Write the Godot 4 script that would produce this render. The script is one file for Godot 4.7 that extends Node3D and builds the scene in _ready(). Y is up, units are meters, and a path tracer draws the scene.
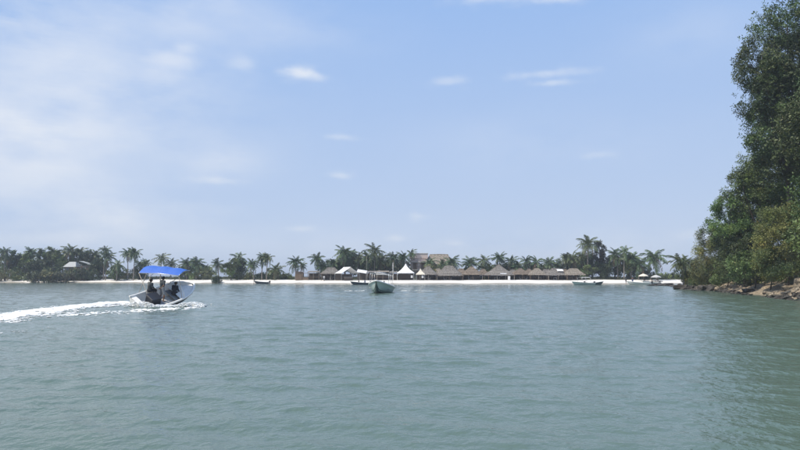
extends Node3D
# A beach bay seen from a small boat: open water, a skiff with a blue canopy, a sand beach with palms and thatched huts, a wooded islet.

var rng := RandomNumberGenerator.new()
var mats := {}
var used := {}

func lin(r: float, g: float, b: float) -> Color:
	return Color(r, g, b).linear_to_srgb()

func _ready() -> void:
	rng.seed = 4711
	var cam := Camera3D.new()
	cam.name = "camera"
	cam.position = Vector3(0, 2.0, 0)
	cam.rotation = Vector3(atan(52.0 / 628.0), 0, 0)
	cam.fov = rad_to_deg(2.0 * atan(225.0 / 628.0))
	cam.near = 0.1
	cam.far = 9000.0
	add_child(cam)
	cam.current = true
	var env := Environment.new()
	env.background_mode = Environment.BG_SKY
	env.sky = make_sky()
	env.tonemap_mode = Environment.TONE_MAPPER_LINEAR
	env.tonemap_exposure = 1.0
	env.fog_enabled = true
	env.fog_density = 0.00045
	env.fog_light_color = lin(0.80, 0.88, 1.0)
	env.sdfgi_enabled = true
	env.ssao_enabled = true
	env.ssil_enabled = true
	var we := WorldEnvironment.new()
	we.name = "world_environment"
	we.environment = env
	add_child(we)
	var sun := DirectionalLight3D.new()
	sun.name = "sun"
	sun.light_energy = 1.4
	sun.light_color = Color(1.0, 0.955, 0.88)
	sun.light_angular_distance = 0.55
	sun.shadow_enabled = true
	var to_sun := Vector3(sin(deg_to_rad(SUN_AZ)) * cos(deg_to_rad(SUN_EL)), sin(deg_to_rad(SUN_EL)), -cos(deg_to_rad(SUN_AZ)) * cos(deg_to_rad(SUN_EL)))
	add_child(sun)
	sun.look_at_from_position(Vector3.ZERO, -to_sun, Vector3.UP)
	make_materials()
	for step in [build_water, build_land, build_islet, build_palms, build_far_trees, build_islet_trees, build_houses, build_beach_things, build_skiff, build_panga, build_small_boats, build_foam]:
		step.call()

const SUN_AZ := -118.0
const SUN_EL := 58.0

# ---------------------------------------------------------------- sky
func make_sky() -> Sky:
	var W := 4096
	var H := 2048
	var half := H / 2
	# the clear air, computed coarsely and smoothed up
	var w0 := 512
	var h0 := 256
	var zen := Vector3(0.25, 0.43, 0.80)
	var mid := Vector3(0.335, 0.515, 0.86)
	var low := Vector3(0.61, 0.71, 0.86)
	var white := Vector3(0.92, 0.94, 0.97)
	var sunv := Vector3(sin(deg_to_rad(SUN_AZ)) * cos(deg_to_rad(SUN_EL)), sin(deg_to_rad(SUN_EL)), -cos(deg_to_rad(SUN_AZ)) * cos(deg_to_rad(SUN_EL)))
	var clear := PackedFloat32Array()
	clear.resize(w0 * h0 * 3)
	for y in h0:
		var el := deg_to_rad(maxf(90.0 - (y + 0.5) / h0 * 180.0, 0.0))
		var base := low.lerp(mid, pow(clampf(rad_to_deg(el) / 24.0, 0.0, 1.0), 0.75))
		base = base.lerp(zen, smoothstep(24.0, 80.0, rad_to_deg(el)))
		for x in w0:
			var az := (x + 0.5) / w0 * TAU
			var d := Vector3(sin(az) * cos(el), sin(el), -cos(az) * cos(el))
			var col := base + Vector3(0.22, 0.2, 0.12) * pow(maxf(0.0, d.dot(sunv)), 5.0)
			var i := (y * w0 + x) * 3
			clear[i] = col.x
			clear[i + 1] = col.y
			clear[i + 2] = col.z
	var img := Image.create_from_data(w0, h0, false, Image.FORMAT_RGBF, clear.to_byte_array())
	img.resize(W, H, Image.INTERPOLATE_BILINEAR)
	var n := FastNoiseLite.new()
	n.seed = 9
	n.noise_type = FastNoiseLite.TYPE_SIMPLEX_SMOOTH
	n.frequency = 1.0
	n.fractal_octaves = 6
	n.fractal_gain = 0.58
	# clouds: azimuth, elevation (degrees), half width, half height, strength, 1 for a puff and 0 for a veil
	var c := [[-9.1, 18.2, 2.3, 0.85, 0.72, 1], [-8.0, 17.8, 1.6, 0.6, 0.4, 1], [-5.5, 12.6, 2.0, 0.5, 0.3, 1], [-5.5, 9.2, 1.8, 0.45, 0.34, 1], [1.5, 5.5, 1.4, 0.6, 0.36, 1], [-16.6, 8.4, 3.4, 0.55, 0.36, 1],
		[-16.0, 10.2, 4.6, 2.4, 0.24, 0], [-20.2, 18.4, 2.6, 1.1, 0.42, 1], [-19.4, 19.4, 1.5, 0.8, 0.34, 1], [-14.6, 18.6, 2.0, 1.0, 0.3, 1], [-9.0, 4.4, 2.2, 0.5, 0.3, 1], [4.9, 3.1, 1.4, 0.5, 0.32, 1], [-0.4, 3.5, 1.5, 0.5, 0.3, 1],
		[13.6, 17.8, 5.2, 0.55, 0.34, 1], [14.2, 17.0, 2.8, 0.42, 0.36, 1], [4.6, 17.6, 3.0, 0.6, 0.3, 1], [15.5, 24.0, 5.0, 0.8, 0.6, 1], [8.0, 24.4, 4.0, 0.8, 0.36, 1], [17.8, 10.6, 2.8, 0.5, 0.2, 1],
		[-31.0, 11.0, 9.0, 5.0, 0.5, 0], [-27.0, 5.0, 14.0, 4.0, 0.42, 0], [-24.0, 15.0, 12.0, 7.0, 0.34, 0], [-34.0, 20.0, 12.0, 6.0, 0.42, 0], [-30.0, 3.0, 6.0, 0.9, 0.3, 1], [-22.0, 23.0, 10.0, 4.0, 0.3, 0], [26.0, 3.5, 4.0, 0.7, 0.24, 1],
		[-10.0, 22.0, 9.0, 2.6, 0.16, 0], [12.0, 12.0, 12.0, 3.0, 0.1, 0], [-33.0, 12.6, 3.0, 1.2, 0.3, 1], [10.0, 2.4, 30.0, 2.6, 0.22, 0], [26.0, 20.0, 8.0, 3.0, 0.1, 0]]
	var r := RandomNumberGenerator.new()
	r.seed = 31
	for k in 90:
		var az := r.randf_range(40.0, 320.0)
		var w := r.randf_range(1.4, 5.0)
		c.append([az, 2.5 + pow(r.randf(), 1.6) * 50.0, w, w * r.randf_range(0.15, 0.45), r.randf_range(0.2, 0.6), 1])
	for k in 16:
		c.append([r.randf_range(40.0, 320.0), r.randf_range(4.0, 55.0), r.randf_range(9.0, 15.0), r.randf_range(3.0, 6.0), r.randf_range(0.15, 0.45), 0])
	for b in c:
		var stretch: float = 1.0 / cos(deg_to_rad(b[1]))
		var px: float = W / 360.0
		var x0 := int((b[0] - 2.0 * b[2] * stretch) * px)
		var x1 := int((b[0] + 2.0 * b[2] * stretch) * px)
		var y0 := maxi(0, int((90.0 - b[1] - 2.0 * b[3]) * px))
		var y1 := mini(half - 1, int((90.0 - b[1] + 2.0 * b[3]) * px))
		var grain: float = 0.55 / b[3]
		var step := 1 if b[5] == 1 else 3
		for y in range(y0, y1 + 1, step):
			var el2 := 90.0 - (y + 0.5) / px
			for x in range(x0, x1 + 1, step):
				var az2 := (x + 0.5) / px
				var dx: float = (az2 - b[0]) / (b[2] * stretch)
				var dy: float = (el2 - b[1]) / b[3]
				var g := exp(-(dx * dx + dy * dy) * 1.6)
				if g < 0.02:
					continue
				var a: float
				if b[5] == 1:
					# torn edges: the noise eats into the puff, more from below
					var q := n.get_noise_3d(az2 * grain * 0.45, el2 * grain, b[0] * 7.3)
					a = b[4] * smoothstep(0.08, 1.25, g + 0.6 * q) * (0.4 + 0.6 * g)
				else:
					var q := n.get_noise_3d(az2 * 0.06, el2 * 0.16, b[0] * 3.3)
					a = b[4] * g * clampf(0.75 + 1.7 * q, 0.0, 1.4)
				if a <= 0.004:
					continue
				for yy in range(y, mini(y + step, half)):
					for xx in range(x, x + step):
						var at := posmod(xx, W)
						var p := img.get_pixel(at, yy)
						img.set_pixel(at, yy, Color(lerpf(p.r, white.x, a), lerpf(p.g, white.y, a), lerpf(p.b, white.z, a)))
	var pm := PanoramaSkyMaterial.new()
	pm.panorama = ImageTexture.create_from_image(img)
	var s := Sky.new()
	s.sky_material = pm
	return s

# ---------------------------------------------------------------- materials
func noise_tex(sd: int, freq: float, cols: Array, offs: Array, octs := 5, normal := false, bump := 4.0, size := 512) -> NoiseTexture2D:
	var f := FastNoiseLite.new()
	f.seed = sd
	f.noise_type = FastNoiseLite.TYPE_SIMPLEX_SMOOTH
	f.frequency = freq
	f.fractal_octaves = octs
	var t := NoiseTexture2D.new()
	t.width = size
	t.height = size
	t.seamless = true
	t.noise = f
	if normal:
		t.as_normal_map = true
		t.bump_strength = bump
	else:
		var g := Gradient.new()
		g.offsets = PackedFloat32Array(offs)
		g.colors = PackedColorArray(cols)
		t.color_ramp = g
	return t

func plain(called: String, c: Color, rough := 0.7, metal := 0.0) -> StandardMaterial3D:
	var m := StandardMaterial3D.new()
	m.resource_name = called
	m.albedo_color = c
	m.roughness = rough
	m.metallic = metal
	mats[called] = m
	return m

func grained(called: String, sd: int, freq: float, a: Color, b: Color, scale: Vector3, rough := 0.85, bump := 0.0) -> StandardMaterial3D:
	var m := StandardMaterial3D.new()
	m.resource_name = called
	m.albedo_texture = noise_tex(sd, freq, [a, a.lerp(b, 0.5), b], [0.25, 0.5, 0.75])
	m.uv1_triplanar = true
	m.uv1_world_triplanar = true
	m.uv1_scale = scale
	m.roughness = rough
	if bump > 0.0:
		m.normal_enabled = true
		m.normal_texture = noise_tex(sd + 100, freq, [], [], 5, true, bump)
	mats[called] = m
	return m

func make_materials() -> void:
	var w := StandardMaterial3D.new()
	w.resource_name = "water"
	w.albedo_color = lin(0.098, 0.146, 0.121)
	w.roughness = 0.06
	w.metallic_specular = 0.30
	w.normal_enabled = true
	w.normal_texture = noise_tex(77, 0.02, [], [], 5, true, 9.0, 1024)
	w.normal_scale = 0.4
	mats["water"] = w
	grained("sand", 3, 0.03, lin(0.70, 0.66, 0.60), lin(0.84, 0.815, 0.755), Vector3.ONE * 0.3, 0.95)
	grained("wet_sand", 4, 0.03, lin(0.34, 0.30, 0.24), lin(0.44, 0.40, 0.33), Vector3.ONE * 0.3, 0.5)
	grained("scrub", 5, 0.04, lin(0.08, 0.10, 0.04), lin(0.24, 0.20, 0.11), Vector3.ONE * 0.15, 0.95)
	grained("earth", 6, 0.03, lin(0.14, 0.112, 0.078), lin(0.42, 0.35, 0.255), Vector3.ONE * 0.22, 0.95, 6.0)
	grained("rock", 7, 0.03, lin(0.018, 0.017, 0.016), lin(0.10, 0.09, 0.076), Vector3.ONE * 0.5, 0.75, 8.0)
	grained("pale_rock", 8, 0.03, lin(0.18, 0.155, 0.12), lin(0.42, 0.37, 0.295), Vector3.ONE * 0.5, 0.9, 8.0)
	grained("thatch", 11, 0.008, lin(0.085, 0.075, 0.066), lin(0.33, 0.305, 0.275), Vector3(0.9, 0.22, 0.9), 0.95, 8.0)
	grained("thatch_tan", 12, 0.008, lin(0.13, 0.11, 0.088), lin(0.42, 0.37, 0.305), Vector3(0.9, 0.22, 0.9), 0.95, 8.0)
	grained("shade_toned_wood", 30, 0.02, lin(0.05, 0.038, 0.03), lin(0.13, 0.10, 0.075), Vector3(2.0, 0.3, 2.0), 0.85, 4.0)  # wood colour darkened so the insides of huts and tents look shaded
	grained("thatch_brown", 10, 0.008, lin(0.10, 0.078, 0.06), lin(0.30, 0.245, 0.19), Vector3(0.9, 0.22, 0.9), 0.95, 8.0)
	grained("wood", 13, 0.02, lin(0.10, 0.07, 0.05), lin(0.24, 0.175, 0.12), Vector3(2.0, 0.3, 2.0), 0.85, 4.0)
	grained("dark_wood", 14, 0.02, lin(0.035, 0.027, 0.022), lin(0.09, 0.068, 0.052), Vector3(2.0, 0.3, 2.0), 0.85)
	grained("pole_wood", 15, 0.02, lin(0.26, 0.23, 0.19), lin(0.45, 0.40, 0.34), Vector3(2.0, 0.3, 2.0), 0.85)
	grained("palm_bark", 16, 0.04, lin(0.13, 0.115, 0.10), lin(0.30, 0.27, 0.235), Vector3(0.6, 2.5, 0.6), 0.95)
	grained("bark", 17, 0.03, lin(0.06, 0.05, 0.04), lin(0.17, 0.14, 0.11), Vector3(1.5, 0.5, 1.5), 0.95)
	grained("plaster", 18, 0.02, lin(0.62, 0.50, 0.44), lin(0.74, 0.62, 0.56), Vector3.ONE * 0.25, 0.9)
	grained("pale_plaster", 19, 0.02, lin(0.46, 0.45, 0.42), lin(0.60, 0.58, 0.54), Vector3.ONE * 0.25, 0.9)
	grained("metal_roof", 20, 0.02, lin(0.30, 0.32, 0.315), lin(0.46, 0.47, 0.46), Vector3.ONE * 0.3, 0.6)
	grained("tent", 21, 0.01, lin(0.72, 0.72, 0.72), lin(0.82, 0.82, 0.81), Vector3.ONE * 0.3, 0.7)
	grained("grey_canvas", 22, 0.01, lin(0.42, 0.42, 0.41), lin(0.58, 0.58, 0.565), Vector3.ONE * 0.3, 0.8)
	grained("cream_canvas", 23, 0.01, lin(0.66, 0.60, 0.49), lin(0.74, 0.69, 0.58), Vector3.ONE * 0.3, 0.8)
	grained("blue_canvas", 24, 0.02, lin(0.030, 0.115, 0.46), lin(0.042, 0.15, 0.56), Vector3.ONE * 0.6, 0.65)
	grained("white_hull", 25, 0.02, lin(0.74, 0.73, 0.69), lin(0.84, 0.83, 0.79), Vector3.ONE * 0.5, 0.35)
	grained("navy_hull", 26, 0.02, lin(0.022, 0.033, 0.055), lin(0.045, 0.058, 0.085), Vector3.ONE * 0.5, 0.35)
	grained("green_hull", 27, 0.02, lin(0.46, 0.55, 0.49), lin(0.56, 0.65, 0.59), Vector3.ONE * 0.5, 0.4)
	grained("dark_green_hull", 28, 0.02, lin(0.03, 0.06, 0.058), lin(0.06, 0.10, 0.092), Vector3.ONE * 0.5, 0.4)
	grained("liner", 29, 0.02, lin(0.52, 0.51, 0.47), lin(0.68, 0.67, 0.63), Vector3.ONE * 0.6, 0.6)
	plain("metal", lin(0.55, 0.56, 0.57), 0.35, 0.8)
	plain("black_plastic", lin(0.022, 0.024, 0.03), 0.4)
	plain("grey_vinyl", lin(0.22, 0.23, 0.24), 0.6)
	plain("skin", lin(0.16, 0.085, 0.05), 0.6)
	plain("hair", lin(0.01, 0.008, 0.007), 0.6)
	plain("eye_white", lin(0.6, 0.6, 0.58), 0.3)
	plain("dark_cloth", lin(0.026, 0.028, 0.036), 0.9)
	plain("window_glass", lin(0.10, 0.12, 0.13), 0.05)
	plain("charcoal_cloth", lin(0.05, 0.058, 0.062), 0.9)
	plain("grey_cloth", lin(0.23, 0.24, 0.25), 0.9)
	plain("red_cloth", lin(0.50, 0.045, 0.05), 0.9)
	plain("white_cloth", lin(0.65, 0.65, 0.64), 0.9)
	plain("blue_cloth", lin(0.05, 0.10, 0.25), 0.9)
	plain("glass", Color(0.75, 0.85, 0.85, 0.25), 0.05)
	mats["glass"].transparency = BaseMaterial3D.TRANSPARENCY_ALPHA
	plain("foam", lin(0.78, 0.80, 0.80), 0.85)
	var leaf := plain("leaf", Color.WHITE, 0.55)
	leaf.vertex_color_use_as_albedo = true
	leaf.backlight = Color(0.28, 0.30, 0.12)
	leaf.cull_mode = BaseMaterial3D.CULL_DISABLED
	for f in [["frond", 0.046, 0.084, 0.031], ["frond_olive", 0.082, 0.108, 0.037], ["frond_light", 0.068, 0.114, 0.04], ["frond_dry", 0.21, 0.15, 0.085]]:
		var m := plain(f[0], lin(f[1], f[2], f[3]), 0.5)
		m.backlight = Color(0.2, 0.22, 0.1)
		m.cull_mode = BaseMaterial3D.CULL_DISABLED

# ---------------------------------------------------------------- naming
func numbered(called: String) -> String:
	var k: int = used.get(called, -1) + 1
	used[called] = k
	return called if k == 0 else "%s_%03d" % [called, k]

func tag(o: Node, label: String, category := "", group := "", kind := "") -> void:
	if label:
		o.set_meta("label", label)
	if category:
		o.set_meta("category", category)
	if group:
		o.set_meta("group", group)
	if kind:
		o.set_meta("kind", kind)

func thing(called: String, label: String, category: String, at := Vector3.ZERO, group := "") -> Node3D:
	var o := Node3D.new()
	o.name = numbered(called)
	add_child(o)
	o.position = at
	tag(o, label, category, group)
	return o

func part(called: String, mesh: Mesh, m: String, parent: Node) -> MeshInstance3D:
	var o := MeshInstance3D.new()
	o.mesh = mesh
	o.material_override = mats[m]
	if parent == self:
		o.name = numbered(called)
		add_child(o)
	else:
		o.name = called
		parent.add_child(o, true)
	return o

# ---------------------------------------------------------------- mesh helpers
func begin(smooth := false) -> SurfaceTool:
	var st := SurfaceTool.new()
	st.begin(Mesh.PRIMITIVE_TRIANGLES)
	st.set_smooth_group(0 if smooth else -1)
	return st

func done(st: SurfaceTool) -> ArrayMesh:
	st.generate_normals()
	return st.commit()

func quad(st: SurfaceTool, a: Vector3, b: Vector3, c: Vector3, d: Vector3) -> void:
	# corners counter-clockwise as seen from outside
	st.add_vertex(a); st.add_vertex(c); st.add_vertex(b)
	st.add_vertex(a); st.add_vertex(d); st.add_vertex(c)

func tri(st: SurfaceTool, a: Vector3, b: Vector3, c: Vector3) -> void:
	st.add_vertex(a); st.add_vertex(c); st.add_vertex(b)

func box(st: SurfaceTool, c: Vector3, s: Vector3, b := Basis.IDENTITY, bev := 0.0) -> void:
	var h := s * 0.5
	if bev <= 0.0:
		var p: Array[Vector3] = []
		for k in 8:
			p.append(c + b * Vector3(h.x if k & 1 else -h.x, h.y if k & 2 else -h.y, h.z if k & 4 else -h.z))
		quad(st, p[4], p[5], p[7], p[6]); quad(st, p[1], p[0], p[2], p[3])
		quad(st, p[5], p[1], p[3], p[7]); quad(st, p[0], p[4], p[6], p[2])
		quad(st, p[6], p[7], p[3], p[2]); quad(st, p[0], p[1], p[5], p[4])
		return
	# rounded on the four upright edges and round the top and bottom rim
	var rings := []
	for lv in [[-h.y, bev], [-h.y + bev, 0.0], [h.y - bev, 0.0], [h.y, bev]]:
		var ring := []
		var hx: float = h.x - lv[1]
		var hz: float = h.z - lv[1]
		for q in [[1, 1], [-1, 1], [-1, -1], [1, -1]]:
			for e in 2:
				var first: bool = (e == 0)
				var cutx: float = bev if (first == (q[0] * q[1] < 0)) else 0.0
				var cutz: float = bev - cutx
				ring.append(c + b * Vector3(q[0] * (hx - cutx), lv[0], q[1] * (hz - cutz)))
		rings.append(ring)
	for k in 3:
		for i in 8:
			var j := (i + 1) % 8
			quad(st, rings[k][j], rings[k][i], rings[k + 1][i], rings[k + 1][j])
	for i in range(1, 7):
		tri(st, rings[3][0], rings[3][i + 1], rings[3][i])
		tri(st, rings[0][0], rings[0][i], rings[0][i + 1])

func tube(st: SurfaceTool, pts: Array, rad: Array, n := 8, cap := true) -> void:
	var rings := []
	var side := Vector3.RIGHT
	for i in pts.size():
		var dir: Vector3 = (pts[mini(i + 1, pts.size() - 1)] - pts[maxi(i - 1, 0)]).normalized()
		if absf(dir.dot(side)) > 0.95:
			side = Vector3.UP if absf(dir.y) < 0.9 else Vector3.BACK
		var u := (side - dir * side.dot(dir)).normalized()
		var v := dir.cross(u)
		side = u
		var ring := []
		for k in n:
			var a := TAU * k / n
			ring.append(pts[i] + (u * cos(a) + v * sin(a)) * float(rad[i]))
		rings.append(ring)
	for i in rings.size() - 1:
		for k in n:
			var j := (k + 1) % n
			quad(st, rings[i][k], rings[i][j], rings[i + 1][j], rings[i + 1][k])
	if cap:
		for k in range(1, n - 1):
			tri(st, rings[0][0], rings[0][k + 1], rings[0][k])
			tri(st, rings[-1][0], rings[-1][k], rings[-1][k + 1])

func tube_mesh(pts: Array, rad: Array, n := 8) -> ArrayMesh:
	var st := begin(n > 5)
	tube(st, pts, rad, n)
	return done(st)

func box_mesh(s: Vector3, bev := 0.0, c := Vector3.ZERO) -> ArrayMesh:
	var st := begin()
	box(st, c, s, Basis.IDENTITY, bev)
	return done(st)

# a grid of points [rows][columns] as a surface; counter-clockwise from outside when rows run up and columns run right
func sheet(st: SurfaceTool, rows: Array) -> void:
	for i in rows.size() - 1:
		for k in rows[i].size() - 1:
			quad(st, rows[i][k], rows[i][k + 1], rows[i + 1][k + 1], rows[i + 1][k])

func blob(sd: int, rough: float, flat: float, div := 10, smooth := true) -> ArrayMesh:
	var f := FastNoiseLite.new()
	f.seed = sd
	f.frequency = 0.9
	f.fractal_octaves = 3
	var st := begin(smooth)
	var rows := []
	for i in div + 1:
		var ph := -PI / 2 + PI * i / div
		var row := []
		for k in div * 2 + 1:
			var th := TAU * (k % (div * 2)) / (div * 2)
			var d := Vector3(cos(ph) * cos(th), sin(ph), -cos(ph) * sin(th))
			if i == 0 or i == div:
				d = Vector3(0, -1 if i == 0 else 1, 0)
			var r := 1.0 + rough * f.get_noise_3dv(d * 1.3) * 1.6
			var p := d * r
			row.append(Vector3(p.x, p.y * flat, p.z))
		rows.append(row)
	sheet(st, rows)
	return done(st)

# ---------------------------------------------------------------- water
var waves := []
const WAVE_COLUMNS := 470

# how much of a wave of that length the sheet carries at that distance
func wave_share(l: float, d: float) -> float:
	if d > 210.0:
		return 0.0
	var gap := maxf(2.0 * (7.0 + 0.86 * d) / WAVE_COLUMNS, 0.8 * clampf(0.045 + (d - 5.0) * 0.0042, 0.05, 1.2))
	return 1.0 - smoothstep(l * 0.28, l * 0.5, gap)

func water_at(x: float, z: float) -> float:
	var y := 0.0
	for w in waves:
		var f := wave_share(w[4], maxf(-z, 0.0))
		if f > 0.0:
			y += w[3] * f * (exp(0.9 * (sin(w[0] * x + w[1] * z + w[2]) - 0.6)) - 0.707)
	return y

func build_water() -> void:
	var r := RandomNumberGenerator.new()
	r.seed = 5
	for k in 26:
		var l := 0.34 * pow(9.0, k / 25.0) * r.randf_range(0.9, 1.1)
		var ang := deg_to_rad(-12.0) + r.randfn(0.0, 0.78)
		var kk := TAU / l
		var slope := 0.044 if l < 0.5 else 0.060 if l < 1.4 else 0.024
		waves.append([sin(ang) * kk, cos(ang) * kk, r.randf() * TAU, slope * r.randf_range(0.7, 1.3) / kk, l])
	var zs: Array[float] = [2500.0, 600.0, 200.0, 60.0, 20.0, 6.0]
	var d := 0.0
	while d < 3.0:
		zs.append(-d)
		d += 0.25
	while d < 200.0:
		zs.append(-d)
		d += clampf(0.045 + (d - 5.0) * 0.0042, 0.05, 1.2)
	while d < 6000.0:
		zs.append(-d)
		d *= 1.09
	var cols: Array[float] = []
	var n := WAVE_COLUMNS
	for k in n + 1:
		cols.append(-1.0 + 2.0 * k / n)
	var nc := n + 5
	var gust := FastNoiseLite.new()
	gust.seed = 12
	gust.frequency = 0.035
	gust.fractal_octaves = 3
	var P := PackedVector3Array()
	var N := PackedVector3Array()
	var U := PackedVector2Array()
	var I := PackedInt32Array()
	P.resize(zs.size() * nc)
	N.resize(zs.size() * nc)
	U.resize(zs.size() * nc)
	for i in zs.size():
		var z := zs[i]
		var dd := maxf(-z, 0.0)
		var hw := 7.0 + 0.86 * dd
		var live := []
		for w in waves:
			var f := wave_share(w[4], dd)
			if f > 0.0:
				live.append([w[0], w[1], w[2], w[3] * f])
		for k in nc:
			var x: float
			if k < 2:
				x = -hw - 6000.0 if k == 0 else -hw - 60.0
			elif k > n + 2:
				x = hw + 60.0 if k == n + 3 else hw + 6000.0
			else:
				x = cols[k - 2] * hw
			var y := 0.0
			var gx := 0.0
			var gz := 0.0
			if not live.is_empty() and k > 1 and k < n + 3:
				var g := 0.9 + 0.4 * gust.get_noise_2d(x, z * 0.8)
				for w in live:
					var p: float = w[0] * x + w[1] * z + w[2]
					var a: float = w[3] * g
					# crests sharper than troughs
					var e := exp(0.9 * (sin(p) - 0.6))
					y += a * (e - 0.707)
					var c := a * 0.9 * cos(p) * e
					gx += c * w[0]
					gz += c * w[1]
			var at := i * nc + k
			P[at] = Vector3(x, y, z)
			N[at] = Vector3(-gx, 1.0, -gz).normalized()
			U[at] = Vector2(x, z) / 4.3
	I.resize((zs.size() - 1) * (nc - 1) * 6)
	var q := 0
	for i in zs.size() - 1:
		for k in nc - 1:
			var a := i * nc + k
			# rows run away from the viewer
			I[q] = a; I[q + 1] = a + nc; I[q + 2] = a + 1
			I[q + 3] = a + 1; I[q + 4] = a + nc; I[q + 5] = a + nc + 1
			q += 6
	var arr := []
	arr.resize(Mesh.ARRAY_MAX)
	arr[Mesh.ARRAY_VERTEX] = P
	arr[Mesh.ARRAY_NORMAL] = N
	arr[Mesh.ARRAY_TEX_UV] = U
	arr[Mesh.ARRAY_INDEX] = I
	var m := ArrayMesh.new()
	m.add_surface_from_arrays(Mesh.PRIMITIVE_TRIANGLES, arr)
	tag(part("water", m, "water", self), "calm grey green bay water with small ripples", "", "", "structure")

# ---------------------------------------------------------------- the beach and the land behind it
const SHORE := [[-420.0, 250.0], [-260.0, 238.0], [-150.0, 228.0], [-100.0, 221.0], [-60.0, 203.0], [-25.0, 184.0], [0.0, 180.0], [40.0, 179.0], [62.0, 180.0], [85.0, 186.0], [120.0, 205.0], [180.0, 225.0], [320.0, 260.0]]

func along(table: Array, x: float) -> float:
	for k in table.size() - 1:
		if x <= table[k + 1][0]:
			var t := clampf((x - table[k][0]) / (table[k + 1][0] - table[k][0]), 0.0, 1.0)
			var p0: float = table[maxi(k - 1, 0)][1]
			var p3: float = table[mini(k + 2, table.size() - 1)][1]
			return cubic_interpolate(table[k][1], table[k + 1][1], p0, p3, t)
	return table[-1][1]

var bumps: FastNoiseLite

func land_h(x: float, d: float) -> float:
	var s := d - along(SHORE, x) + 1.6 * bumps.get_noise_2d(x * 0.5, 3.0)
	if s < 0.0:
		return maxf(s * 0.1, -2.0)
	var h := 1.25 * (1.0 - exp(-s / 7.0)) + 0.12 * bumps.get_noise_2d(x, d)
	if d > 430.0:
		h -= (d - 430.0) * 0.05
	return h

func ground_at(x: float, z: float) -> float:
	return land_h(x, -z)

func build_land() -> void:
	bumps = FastNoiseLite.new()
	bumps.seed = 21
	bumps.frequency = 0.12
	bumps.fractal_octaves = 3
	for zone in [["wet_sand", "wet_sand", [-14.0, -8.0, -4.0, -2.0, -1.0, -0.4, 0.0, 0.5, 1.0, 1.5]], ["beach", "sand", [1.5, 2.2, 3.0, 4.5, 6.0, 8.0, 10.0, 12.0, 14.0, 17.0]], ["ground", "scrub", [17.0, 20.0, 24.0, 30.0, 40.0, 60.0, 90.0, 130.0, 180.0, 240.0, 300.0]]]:
		var st := begin(true)
		var rows := []
		for s in zone[2]:
			var row := []
			for k in 371:
				var x := -420.0 + k * 2.0
				var ragged: float = 2.2 * bumps.get_noise_2d(x * 1.3, 77.0) if s == 17.0 else 0.7 * bumps.get_noise_2d(x * 3.0, 31.0) if s == 1.5 else 0.0
				var d: float = along(SHORE, x) + s + ragged
				row.append(Vector3(x, land_h(x, d), -d))
			rows.append(row)
		sheet(st, rows)
		tag(part(zone[0], done(st), zone[1], self), "", "", "", "structure")

# ---------------------------------------------------------------- the wooded islet
const ISLET := [[20.0, 30.0], [34.0, 30.5], [44.0, 32.2], [54.6, 35.0], [68.0, 39.2], [87.0, 44.0], [98.0, 45.6], [106.0, 47.5], [113.0, 53.0], [119.0, 63.0], [124.0, 80.0]]

func islet_h(x: float, d: float) -> float:
	var wob := 1.3 * bumps.get_noise_2d(d * 1.3, 40.0)
	var s := x - along(ISLET, d) - wob
	if d > 112.0:
		s = minf(s, (126.0 - d) * 1.2)
	var h: float
	if s < 0.0:
		h = maxf(s * 0.35, -2.0)
	elif s < 3.0:
		h = s * 0.32
	elif s < 7.0:
		h = 0.96 + (s - 3.0) * 0.5
	else:
		h = 2.96 + 9.5 * (1.0 - exp(-(s - 7.0) / 8.0))
	h *= 0.35 + 0.65 * smoothstep(122.0, 84.0, d)
	return h + (0.35 * bumps.get_noise_2d(x * 2.6, d * 2.6) + 0.18 * bumps.get_noise_2d(x * 7.0, d * 7.0)) * clampf(s * 0.6, 0.0, 1.0)

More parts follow.
